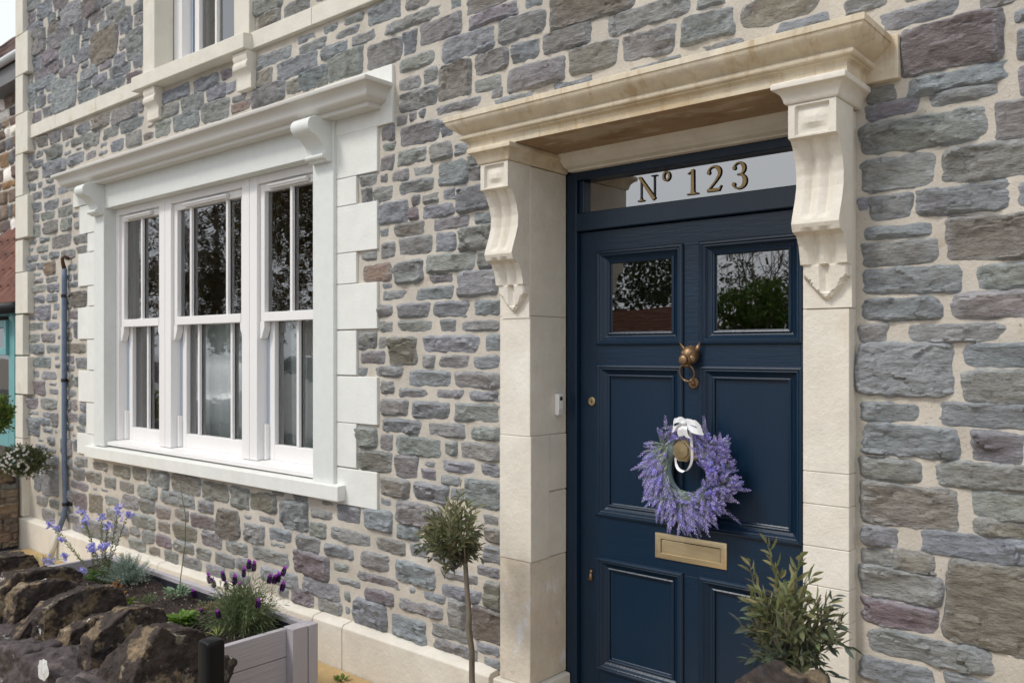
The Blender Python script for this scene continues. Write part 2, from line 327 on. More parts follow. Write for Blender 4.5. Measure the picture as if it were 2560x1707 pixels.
ST += U(800, 0, """275,480,20,130,b 500,665,-40,40,g 360,750,82,150,g 775,830,-30,48,b 850,1130,-40,52,n 860,1185,52,125,p 1205,1310,-40,45,b 1350,1860,-70,112,N 130,265,95,140,g
15,115,150,192,b 70,255,170,215,g 175,345,195,250,g 5,165,265,330,b 500,565,182,322,b 580,835,112,238,g 1045,1325,92,225,g 710,1035,192,330,b 280,490,245,385,g 40,255,315,455,g
-20,45,400,500,g 1305,1595,165,285,g 1675,2185,30,150,g 1780,2090,178,335,g 1135,1290,247,350,b 905,1110,305,425,g 460,690,325,400,g 610,695,405,485,g 700,885,378,575,n
1470,1760,265,405,n 455,590,457,528,g 905,1080,455,533,g 1095,1440,372,510,p 470,695,532,635,g 1355,1670,465,507,b 1725,2150,375,405,g 1005,1070,522,572,p 645,975,602,652,p
990,1300,560,600,b 580,620,652,695,b 530,575,662,712,p 455,515,682,735,g 465,710,730,845,p 717,790,715,805,b 362,440,748,832,p 365,450,845,888,g 650,775,842,938,g 790,870,842,908,b
870,930,915,975,b 450,635,880,960,g 355,435,915,1000,p 870,960,982,1058,g 695,865,945,1085,b 540,680,980,1030,g 415,520,1005,1060,g 355,397,1030,1075,g 235,340,1032,1093,g
455,680,1062,1133,g 320,430,1102,1180,g 245,305,1112,1188,g 720,795,1112,1168,b 590,705,1137,1193,g 545,588,1152,1208,p 805,1010,1100,1238,b 350,520,1187,1303,b 530,580,1222,1288,P
595,795,1205,1273,b 905,1020,1252,1308,b 650,895,1278,1347,p 425,630,1313,1383,n 355,405,1347,1393,b 820,1020,1337,1460,g 680,800,1367,1473,b 355,440,1427,1513,g 455,665,1398,1492,g""")
ST += U(800, 500, """235,340,307,358,g 620,925,318,418,g 945,1010,305,395,g 245,425,378,478,r 440,610,358,490,g 635,805,442,485,P 805,1050,422,558,b 360,430,492,520,b 360,525,535,583,p
540,800,512,583,b 345,435,622,683,g 450,650,612,688,b 665,880,602,684,b 895,1065,592,675,b 350,430,712,773,g 440,690,712,770,g 705,805,705,770,b 815,1070,707,768,g 230,335,777,873,g
345,385,807,873,g 400,575,802,972,N 590,960,797,888,b 970,1070,797,883,b 235,390,893,958,p 600,675,915,983,g 685,890,915,983,g 895,1070,918,988,b 225,290,988,1033,p 310,495,982,1038,g
510,775,1008,1093,b 785,1070,1018,1103,g 365,435,1067,1138,g 455,645,1108,1158,p 660,860,1118,1163,p 865,1070,1127,1178,b 355,520,1168,1263,g 540,770,1190,1280,b 785,1070,1198,1300,g
360,610,1293,1368,b 625,860,1313,1388,g 880,1065,1338,1408,g 230,335,1338,1453,g 355,430,1382,1468,p 445,725,1393,1500,g 740,805,1418,1498,g 815,1065,1433,1528,g""")
ST += U(800, 1040, """230,430,212,328,n 445,580,232,360,g 600,685,262,295,g 590,690,312,373,p 715,920,272,333,b 945,1065,287,353,b 705,830,352,403,b 345,530,372,468,n 550,755,402,500,b
770,850,427,490,b 850,1065,382,543,b 345,425,482,523,b 445,710,508,640,g 955,1065,582,640,g 100,240,528,622,b 260,430,552,668,b 450,590,648,722,b 50,310,672,742,g 320,505,724,805,n
525,640,762,828,b 655,850,770,860,b 20,215,767,832,b 235,420,808,895,g 965,1065,667,738,n 960,1065,772,858,b 70,180,870,913,g 440,685,868,985,b 200,495,940,990,P 700,950,918,968,g
905,1065,887,945,p 85,245,958,998,g 255,435,1020,1092,P 525,575,1012,1043,b 595,750,1047,1093,b 700,955,1008,1078,b 970,1065,975,1128,n 145,175,1028,1088,g 455,750,1098,1163,g
760,850,1088,1243,g 890,1065,1132,1318,N 195,400,1087,1238,b 150,175,1122,1163,b 415,630,1188,1313,b 640,910,1245,1315,g 640,950,1340,1398,p 915,1065,1343,1398,b 960,1060,1428,1480,b""")
ST += U(0, 1040, """440,520,242,293,g 540,640,272,318,n 655,770,287,358,n 775,865,307,373,n 875,1000,328,418,g 1010,1185,348,458,n 1190,1350,388,498,n 1360,1465,422,543,g 1465,1635,452,558,N
1580,1690,443,470,n 1705,1835,464,500,n 1655,1810,503,668,b 1875,1990,497,525,n 1815,1970,558,602,g 430,500,302,373,p 510,600,327,398,n 610,685,357,423,g 695,795,387,443,n 805,930,407,478,g
940,1150,450,520,g 1100,1150,485,545,b 1160,1260,502,568,g 405,535,387,433,p 540,575,417,438,b 580,650,427,448,b 250,345,317,468,b 375,425,322,353,g 435,515,447,545,P 525,610,457,568,n
612,700,472,520,g 712,820,462,543,g 825,915,487,568,g 920,1010,532,603,n 1020,1115,547,608,n 1120,1265,582,660,P 1275,1415,543,713,N 1425,1490,582,605,b 1505,1635,592,627,g
1430,1560,632,740,g 1575,1720,665,737,b 1815,1920,622,708,g 1575,1700,742,772,g 1740,1890,708,793,g 220,285,467,523,g 295,350,492,543,g 375,430,432,503,p 245,325,547,623,g
380,435,522,563,g 335,380,562,590,b 383,475,577,633,g 420,495,637,688,b 480,640,615,710,g 620,690,545,608,g 650,760,632,690,p 770,920,580,657,g 925,1005,622,683,n 1020,1165,637,738,n
1180,1310,683,768,p 1320,1460,740,812,g 1475,1705,785,862,g 1720,1940,805,940,P 645,700,687,760,g 755,825,652,698,g 835,910,677,743,g 915,1015,702,768,P 1015,1145,738,803,g
1150,1245,777,848,g 1260,1385,812,882,g 1390,1500,843,903,p 1525,1760,910,985,b 755,865,727,788,g 875,955,767,818,n 965,1050,797,863,g 1070,1195,832,898,g 1210,1330,878,943,b
1335,1480,922,975,b 1640,1700,1012,1068,b 1715,1855,1022,1108,p 1775,2010,965,1060,b 1865,2015,1082,1158,g 150,240,10,110,b 230,300,10,50,b 245,315,70,100,b
205,275,165,215,b 240,340,187,213,g 240,300,227,300,b 305,350,237,310,b 375,430,247,315,b 190,235,235,330,b 205,245,340,440,b""")
ST += U(0, 500, """180,250,12,75,b 255,350,2,60,b 360,430,-8,22,g 180,235,87,133,g 240,330,67,118,g 335,430,37,98,g 430,465,72,108,b 180,245,142,223,g 250,345,122,200,g 355,425,107,183,g
432,465,127,168,g 160,225,237,265,b 230,300,217,250,b 300,425,202,283,g 430,515,207,258,g 160,200,282,308,b 205,290,267,308,g 160,230,327,363,b 235,285,322,355,b 293,355,302,343,b
358,450,292,348,g 452,515,272,318,g 160,215,372,418,b 215,265,367,413,b 268,330,362,438,r 390,455,377,418,b 190,255,427,450,b 192,262,462,490,p 265,350,452,485,g 395,425,437,480,b
430,460,432,470,b 190,275,502,543,g 280,355,492,538,b 390,460,482,518,b 190,265,562,608,b 270,340,552,598,b 425,510,537,628,N 388,420,547,638,g 180,213,622,668,b 217,300,617,708,b
310,355,607,648,b 400,460,652,698,P 160,215,682,708,b 305,340,667,698,b 155,260,722,768,g 265,360,717,763,b 388,430,712,755,b 433,455,717,818,b 155,240,787,833,g 245,330,782,833,p
340,360,792,820,p 385,425,777,830,n 158,265,847,903,b 270,355,852,898,b 385,510,842,903,n 180,305,922,988,b 315,355,917,943,b 385,440,912,958,p 445,510,927,993,p 320,360,962,988,b
380,445,967,1003,b 180,235,1002,1043,b 240,340,1007,1053,b 385,430,1022,1093,g 433,460,1032,1093,g 175,270,1062,1143,P 275,345,1072,1093,b 285,350,1107,1143,b 410,455,1117,1155,b
370,405,1110,1150,b 150,230,1157,1223,p 240,340,1162,1228,g 370,425,1167,1228,g 430,460,1172,1233,p 470,508,1192,1243,b 160,235,1237,1263,b 245,300,1242,1273,b 303,345,1247,1338,g
385,460,1252,1303,p 470,508,1257,1318,b 148,235,1282,1383,b 238,298,1282,1328,b 385,435,1317,1353,b 450,505,1327,1368,b 245,315,1342,1368,b 320,345,1352,1373,b 420,452,1375,1393,b
210,275,1402,1423,b 280,328,1387,1438,g 370,425,1402,1498,p 430,455,1407,1478,b""")
ST += U(0, 0, """160,245,-30,58,b 225,310,12,108,b 315,410,-30,48,p 365,475,12,158,B 475,590,-30,105,P 595,665,-30,38,b 625,740,22,98,g 745,820,-30,-2,b 780,845,5,80,b
160,215,72,138,p 280,330,77,138,b 340,370,57,113,b 530,620,72,143,p 670,770,62,138,g 785,845,87,153,g 160,260,127,188,b 435,520,127,198,b 585,665,117,173,b 705,780,112,193,b
185,270,172,323,g 275,360,132,208,n 280,425,182,278,p 480,575,167,233,b 530,695,172,368,N 700,745,222,293,p 750,845,177,343,b 345,470,222,333,b 475,525,242,273,b
245,345,287,383,p 440,530,287,368,b 190,240,337,418,b 380,430,332,388,b 480,525,367,398,b 580,660,352,408,p 665,745,312,383,b 785,840,332,398,b 285,375,367,433,p 355,470,387,448,p
470,580,397,468,b 645,775,382,455,b 200,285,402,488,p 165,195,452,508,g 745,840,427,490,P 550,630,437,503,b 685,740,457,508,b 460,540,472,523,b 165,340,465,525,b 310,450,440,658,B
585,680,477,553,b 265,320,502,538,b 230,260,527,558,b 165,220,547,598,b 460,580,522,603,b 210,275,567,633,b 280,315,547,603,b 155,205,602,658,b 250,315,627,688,b 180,245,657,723,p
650,815,628,718,g 820,845,592,658,p 535,645,682,758,n 455,540,722,788,b 360,440,752,818,g 290,360,777,843,p 220,285,802,863,n 175,218,832,883,g 705,850,702,770,b 605,700,747,813,g
495,590,782,863,g 415,490,812,858,g 380,412,832,863,b 265,370,862,938,g 215,260,882,923,p 155,205,912,958,b 740,835,777,858,g 650,735,822,888,b 590,635,837,863,b 440,490,867,888,b
370,425,887,913,b 840,910,780,823,n 850,910,737,755,r 500,570,890,935,p 400,500,902,968,b 575,640,885,915,b 240,395,947,1033,b 195,265,942,983,b 160,195,972,998,b 155,230,1007,1063,n
265,325,1047,1078,g 155,215,1082,1128,b 220,250,1072,1108,b 250,330,1092,1158,b 335,410,1092,1138,b 180,250,1132,1178,b 940,1125,513,588,b 1130,1290,455,525,b 1305,1375,412,468,p
1500,1725,302,375,b 1735,1875,203,243,b 1740,1930,245,308,g 1070,1205,557,653,g 1215,1330,502,588,b 1330,1388,487,543,B 1500,1605,417,503,n 1620,1875,340,443,b 1885,2045,258,335,b
940,1055,612,688,g 1355,1460,562,598,g 910,1010,717,798,g 1015,1180,668,758,b 1185,1355,592,712,g 1355,1480,602,655,r 1475,1680,500,612,p 1685,1770,472,548,n 1770,1925,405,513,b
1485,1670,-30,78,g 1505,1655,78,165,n 1660,1830,12,92,g 1845,1920,-30,8,b 1935,2010,-30,-5,b""")
COLS = {'g': (.186, .186, .177), 'b': (.177, .185, .194), 'B': (.21, .22, .23), 'p': (.174, .163, .168), 'P': (.152, .127, .132), 'n': (.170, .157, .138), 'N': (.145, .131, .110), 'r': (.20, .15, .12)}
def stone_mesh(mb, x0, x1, z0, z1, code, seed, near=1.0, Y=0.0, axis=None, proud=None):
    rg = random.Random(seed); W_, H_ = x1-x0, z1-z0; cx, cz = (x0+x1)/2, (z0+z1)/2
    s = (.0046+.0015*abs(cx))/near
    nu, nv = max(6, min(76, int(W_/s)+3)), max(6, min(54, int(H_/s)+3))
    base = COLS.get(code, COLS['g']); t = rg.uniform(1.26, 1.62)
    if code in 'gb': base = tuple(a*(1-rg.random()*.0)+0 for a in base)
    bc = tuple(max(.02, a*t*rg.uniform(.96, 1.04)) for a in base)
    ox, oz = rg.uniform(0, 90), rg.uniform(0, 90)
    pr = proud if proud is not None else rg.uniform(.010, .024)*min(1.2, .5+H_*6)
    n_ = rg.uniform(5, 12); m_ = min(W_, H_)
    sk = [rg.uniform(-.055, .055)*m_ for _ in range(8)]
    tx, tz = rg.uniform(-.012, .012), rg.uniform(-.006, .016)
    lay = rg.uniform(-.5, .5); amp = rg.uniform(.6, 1.3)
    nn = noise.noise; V = Vector
    grow = max(.0045, .0120+.0010*min(0, cx+1.0)); start = len(mb.v)
    for j in range(nv):
        bb = -1+2*j/(nv-1)
        for i in range(nu):
            a = -1+2*i/(nu-1)
            # bias samples towards the rim
            aa = math.copysign(abs(a)**.8, a); b2 = math.copysign(abs(bb)**.8, bb)
            r = max(abs(aa), abs(b2)); q = (abs(aa)**n_+abs(b2)**n_)**(1/n_) or 1
            u, v = aa*r/q, b2*r/q
            dx = (sk[0]*(1-u)*(1-v)+sk[1]*(1+u)*(1-v)+sk[2]*(1-u)*(1+v)+sk[3]*(1+u)*(1+v))/4
            dz = (sk[4]*(1-u)*(1-v)+sk[5]*(1+u)*(1-v)+sk[6]*(1-u)*(1+v)+sk[7]*(1+u)*(1+v))/4
            x, z = cx+u*(W_/2+grow)+dx, cz+v*(H_/2+grow)+dz
            e = nn(V((x*22+ox, z*22, oz)))*.007*r + nn(V((x*55+ox, z*55, oz)))*.0035*r
            x += u*e*1.3; z += v*e
            ed = (1-r)*m_/2
            f = min(1, ed/.011); f = f*f*(3-2*f)
            zz = z+lay*(x-cx)*.35
            h = nn(V((x*7+ox, zz*13, oz)))*.009
            wx, wz = nn(V((x*18, zz*18, ox)))*.35, nn(V((x*18, zz*18, oz)))*.35
            for fx, fz, am in ((8, 17, .0078), (19, 42, .0030)):
                q1 = V((x*fx+ox+wx, oz, zz*fz+ox+wz)); pt = noise.voronoi(q1)[1][0]
                a1 = math.sin(pt.x*91.7+pt.z*37.1); a2 = math.sin(pt.z*71.3+pt.x*13.7); a3 = math.sin(pt.x*53.9-pt.z*29.3)
                h += am*(a1*.55+a2*(q1.x-pt.x)*1.3+(a3*.8+.5)*(q1.z-pt.z)*1.3)
            h += nn(V((x*45+ox, zz*95, oz)))*.0034
            y = .006-f*max(.0095, pr+h*amp+tx*u+tz*v*.8) if ed > 0 else .009
            if axis is None: mb.v.append((x, Y+y, z))
            else: mb.v.append(axis(x, y, z))
            mb.c.append((*bc, max(0, 1-ed/.020)))
    for j in range(nv-1):
        for i in range(nu-1):
            k = start+j*nu+i; mb.f.append((k, k+1, k+nu+1, k+nu))
rec = []
for (a, c_, t_, bt, code) in ST:
    xm = (a+c_)/2; p0 = P(a, 900); p1 = P(c_, 900); zt = P(xm, t_).z; zb = P(xm, bt).z
    rec.append(((c_-a)*(bt-t_), p0.x, p1.x, zb, zt, code or 'g'))
rec.sort(key=lambda r: -r[0])
smallmb = MB()
for i, (ar, x0, x1, z0, z1, code) in enumerate(rec):
    if i < 298:
        q = MB(); stone_mesh(q, x0, x1, z0, z1, code, i+1); q.build('stone', M['stone'], H, smooth=True, fix=False).data.set_sharp_from_angle(angle=R(34))
    else: stone_mesh(smallmb, x0, x1, z0, z1, code, i+1)
smallmb.build('small_stones', M['stone'], H, smooth=True, fix=False, kind='stuff').data.set_sharp_from_angle(angle=R(34))

# ---- plinth
xs = [XL+.0, -6.72, -5.95, -5.15, -4.35, -3.55, P(855, 1600, -.06).x, -2.35]
for a, c_ in zip(xs[:-1], xs[1:]):
    q = MB(); y0, y1 = -.062, .005
    q.add([(a+.002,y0,-.03),(c_-.002,y0,-.03),(c_-.002,y0,.212),(a+.002,y0,.212),(a+.002,-.05,.224),(c_-.002,-.05,.224),(a+.002,y1,.232),(c_-.002,y1,.232),(a+.002,y1,-.03),(c_-.002,y1,-.03)],
          [(0,1,2,3),(3,2,5,4),(4,5,7,6),(0,3,4,6,8),(1,9,7,5,2),(8,6,7,9),(0,8,9,1)])
    q.build('plinth_block', M['cream'], H, bevel=.004)
q = MB().box(-.86, XR, -.06, .005, -.03, .22); q.build('plinth_block', M['cream'], H, bevel=.004)

# ---- string course, corner quoins
def slab(name, m, x0, x1, y0, y1, z0a, z0b, z1a, z1b, bev=.004, par=None):      # a stone whose bed falls from z?a (left) to z?b (right)
    q = MB(); q.add([(x0,y0,z0a),(x1,y0,z0b),(x1,y1,z0b),(x0,y1,z0a),(x0,y0,z1a),(x1,y0,z1b),(x1,y1,z1b),(x0,y1,z1a)],
                    [(0,3,2,1),(4,5,6,7),(0,1,5,4),(1,2,6,5),(2,3,7,6),(3,0,4,7)])
    return q.build(name, m, par or H, bevel=bev)
def zs(x, top): return (3.338 if top else 3.235)+(x+7.4)/(7.4-3.0)*((3.296-3.338) if top else (3.205-3.235))
sx = [-7.40, -6.8, -6.1, -5.435]
for a, c_ in zip(sx[:-1], sx[1:]): slab('string_course_stone', M['old_cream'], a+.0015, c_-.0015, -.03, .01, zs(a, 0), zs(c_, 0), zs(a, 1), zs(c_, 1))
sx = [-4.165, -3.6, -2.7, -1.8, -.9]
for a, c_ in zip(sx[:-1], sx[1:]): slab('string_course_stone', M['old_cream'], a+.0015, c_-.0015, -.03, .01, zs(a, 0), zs(c_, 0), zs(a, 1), zs(c_, 1))
qz = [(0, 215, 1), (217, 450, 2), (452, 675, 1), (677, 908, 2), (910, 1157, 1), (1159, 1405, 2)]
ql = [(112, 215, 1), (-160, 110, 0)]
segs = []
for t_, b_, wd in [(-300, 90, 0), (90, 191, 1), (191, 287, 0), (287, 387, 1), (387, 492, 0), (492, 597, 1), (601, 682, 0), (682, 785, 1), (787, 888, 0), (890, 985, 1), (987, 1095, 0), (1095, 1330, 0)]:
    z1, z0 = P(56, t_, -.03).z, P(56, b_, -.03).z; z0 = max(z0, .23)
    if z1 > z0: MB().box(XL-.03, -7.275 if wd else -7.375, -.052, .33, z0+.002, z1-.002).build('quoin_stone', M['old_cream'], H, bevel=.006)

# ---- upper window: stone jambs, sill, brackets, sash
q = MB()
q.add([(-5.455,-.085,3.225),(-4.14,-.085,3.205),(-4.14,.12,3.205),(-5.455,.12,3.225),(-5.455,-.085,3.315),(-4.14,-.085,3.292),(-4.14,.12,3.315),(-5.455,.12,3.335)],
      [(0,3,2,1),(4,5,6,7),(0,1,5,4),(1,2,6,5),(2,3,7,6),(3,0,4,7)]); UW = q.build('upper_window', M['old_cream'], H, bevel=.006)
MB().box(-5.385, -5.232, -.04, .09, 3.30, 4.6).build('stone_jamb', M['old_cream'], UW, bevel=.006); MB().box(-4.31, -4.155, -.04, .09, 3.285, 4.6).build('stone_jamb', M['old_cream'], UW, bevel=.006)
def small_bracket(x0, x1, zt, zb):
    h = zt-zb; pr = [(0, 0), (.062, 0), (.064, .16), (.055, .27), (.062, .30), (.066, .40), (.062, .47), (.046, .52), (.040, .58), (.034, .64), (.036, .80), (.034, .985), (0, 1)]
    vs = [(x, -y-.0, zt-f*h) for x in (x0, x1) for y, f in pr]; n = len(pr)
    q = MB(); q.add(vs, [(i, i+1, n+i+1, n+i) for i in range(n-1)]+[tuple(range(n)), tuple(range(2*n-1, n-1, -1))])
    q.build('sill_bracket', M['cream'], UW, bevel=.004)
small_bracket(-5.34, -5.19, 3.222, 3.02); small_bracket(-4.285, -4.145, 3.206, 3.00)
f = MB(); f.box(-5.232, -5.13, .09, .15, 3.30, 4.6); f.box(-4.41, -4.31, .09, .15, 3.30, 4.6); f.box(-5.13, -4.41, .09, .16, 3.30, 3.34); f.box(-5.16, -5.13, .15, .21, 3.335, 4.6)
f.build('window_frame', M['white'], UW, bevel=.003)
MB().box(-5.135, -5.105, .152, .154, 3.44, 4.6).build('balance_strip', M['strip'], UW)
sa = MB(); sa.box(-5.10, -5.045, .16, .20, 3.34, 4.6); sa.box(-4.49, -4.42, .16, .20, 3.34, 4.6); sa.box(-5.045, -4.49, .16, .20, 3.34, 3.42); sa.box(-4.86, -4.84, .163, .197, 3.42, 4.6)
sa.build('sash', M['white'], UW, bevel=.003)
g = MB(); g.add([(-5.05,.185,3.42),(-4.49,.185,3.42),(-4.49,.185,4.6),(-5.05,.185,4.6)], [(0,1,2,3)]); g.build('glass', M['glass'], UW, fix=False)
def curtain(name, m, par, x0, x1, z0, z1, y, folds, amp, seed=1):
    rg = random.Random(seed); ph = [rg.uniform(0, 6) for _ in range(4)]
    q = MB(); nu = max(30, int(folds*10))
    q.grid(lambda u, v: (x0+(x1-x0)*u+.01*math.sin(u*9+v*2), y+amp*(math.sin(u*folds*6.28+ph[0]+.6*math.sin(u*17+ph[1]))+.4*math.sin(u*folds*14+ph[2]+v))*(.7+.3*v), z0+(z1-z0)*v), nu, 14)
    return q.build(name, m, par, smooth=True, fix=False)
curtain('curtain', M['voile'], UW, -4.80, -4.35, 3.36, 4.55, .34, 4, .025)

# ---- dressed blocks round the ground-floor window
def zq(y, x=868): return P(x, y, -.012).z
WQ = [(1, 317, 444), (0, 444, 514), (1, 514, 632), (0, 632, 710), (1, 710, 824), (0, 826, 938), (1, 940, 1057), (0, 1057, 1168), (1, 1170, 1262)]
for wd, t_, b_ in WQ:
    x1 = P(943, 900, -.012).x if wd else P(891, 900, -.012).x
    MB().box(-3.60, x1, -.014, .05, zq(b_)+.0012, zq(t_)-.0012).build('quoin_block', M['white_stone'], H, bevel=.0035)
MB().box(-3.60, -3.0, -.016, .05, 2.612, 2.885).build('head_block', M['white_stone'], H, bevel=.004)
LQ = [(1, 474, 512, 183), (1, 513, 584, 199), (0, 585, 631, 219), (1, 632, 715, 196), (0, 716, 766, 219), (1, 767, 848, 195), (0, 849, 925, 218), (1, 926, 1005, 196), (0, 1006, 1084, 216), (1, 1084, 1136, 193)]
for wd, t_, b_, xl in LQ:
    MB().box(P(xl, 900, -.012).x, -5.99, -.014, .05, P(215, b_, -.012).z+.0015, P(215, t_, -.012).z-.0015).build('quoin_block', M['white_stone'], H, bevel=.0035)

# ---- ground-floor tripartite sash window
PXL0, PXL1, PXR0, PXR1 = -6.125, -5.965, -3.585, -3.415
BW = MB().box(PXL1+.001, PXR0-.001, -.026, .10, 2.535, 2.70).build('bay_window', M['frame_stone'], H, bevel=.003)
for a, c_ in ((PXL0, PXL1), (PXR0, PXR1)): MB().box(a, c_, -.034, .10, .892, 2.70).build('window_pilaster', M['frame_stone'], BW, bevel=.005)
tag(BW, label='white three-light sash window with scrolled brackets and a moulded cornice')
q = MB(); zl, zr = .892, .898
q.add([(-6.215,-.062,.806),(-3.345,-.062,.816),(-3.345,.12,.816),(-6.215,.12,.806),(-6.215,-.062,.884),(-3.345,-.062,.892),(-3.345,.12,.902),(-6.215,.12,.896)],
      [(0,3,2,1),(4,5,6,7),(0,1,5,4),(1,2,6,5),(2,3,7,6),(3,0,4,7)]); q.build('stone_sill', M['white_stone'], BW, bevel=.005)
def cornice(mb, prof, XLb, XRb, y0, yback, dz=0.0):
    # prof: (y, z) from bottom to top; XLb/XRb: ends of the lowest member, y0 its face; dz: right end minus left end
    vs = []
    for y, z in prof:
        e = y0-y
        vs += [(XLb-e, yback, z), (XLb-e, y, z), (XRb+e, y, z+dz), (XRb+e, yback, z+dz)]
    m = len(prof); fs = [(i*4+k, i*4+k+1, i*4+k+5, i*4+k+4) for i in range(m-1) for k in range(3)]
    fs += [(0, 3, 2, 1), ((m-1)*4, (m-1)*4+1, (m-1)*4+2, (m-1)*4+3), tuple([i*4 for i in range(m)]+[i*4+3 for i in range(m-1, -1, -1)])]
    mb.add(vs, fs)
ogee = [(-.095, 2.700), (-.095, 2.719), (-.099, 2.720)]
for i in range(8): a = R(90*i/7); ogee.append((-.104-.037*math.sin(a), 2.753-.030*math.cos(a)))
for i in range(1, 8): a = R(90*i/7); ogee.append((-.177+.036*math.cos(a), 2.753+.035*math.sin(a)))
ogee += [(-.178, 2.790), (-.181, 2.797), (-.181, 2.806), (-.176, 2.810)]
q = MB(); cornice(q, ogee, -6.405, -3.08, -.095, -.014, -.012); q.build('window_cornice', M['soft_paint'], BW, bevel=.002)
MB().box(-6.3, -3.10, -.094, -.027, 2.7005, 2.7015).build('soffit', M['soft_paint'], BW)
def scroll(x0, x1):
    pr = [(.0, 2.70), (.10, 2.70)]
    for i in range(13):
        a = R(75-165*i/12); pr.append((.100+.045*math.cos(a), 2.652+.043*math.sin(a)))
    pr += [(.088, 2.600), (.072, 2.585), (.056, 2.566), (.046, 2.545), (.042, 2.528), (.056, 2.524), (.062, 2.514), (.058, 2.504), (.046, 2.500), (.036, 2.500), (.034, 2.490), (0, 2.490)]
    n = len(pr); q = MB(); q.add([(x, -y-.030, z) for x in (x0, x1) for y, z in pr], [(i, i+1, n+i+1, n+i) for i in range(n-1)]+[tuple(range(n)), tuple(range(2*n-1, n-1, -1))])
    q.build('scroll_bracket', M['frame_stone'], BW, bevel=.0025)
scroll(-6.105, -5.97); scroll(-3.575, -3.43)
F0, F1, FZ0, FZ1 = -5.965, -3.585, .895, 2.535
mull = [(-5.340, -5.185), (-4.365, -4.210)]
wf = MB()
wf.box(F0, F0+.045, .048, .17, FZ0+.04, FZ1); wf.box(F1-.045, F1, .048, .17, FZ0+.04, FZ1)
for a, c_ in mull: wf.box(a, (a+c_)/2-.0015, .045, .17, FZ0+.04, FZ1); wf.box((a+c_)/2+.0015, c_, .045, .17, FZ0+.04, FZ1)
bays = [(F0+.045, mull[0][0]), (mull[0][1], mull[1][0]), (mull[1][1], F1-.045)]
for a, c_ in bays: wf.box(a, c_, .048, .17, FZ1-.045, FZ1)
wf.build('window_frame', M['white'], BW, bevel=.003)
q = MB(); q.add([(F0,-.012,.902),(F1,-.012,.902),(F1,.17,.902),(F0,.17,.902),(F0,-.012,.925),(F1,-.012,.925),(F1,.17,.945),(F0,.17,.945)],
      [(0,3,2,1),(4,5,6,7),(0,1,5,4),(1,2,6,5),(2,3,7,6),(3,0,4,7)]); q.build('timber_sill', M['white'], BW, bevel=.003)
def bars(a, c_, mid): return [a+(c_-a)*.5] if not mid else [a+(c_-a)*.215, a+(c_-a)*.785]
MR = 1.745
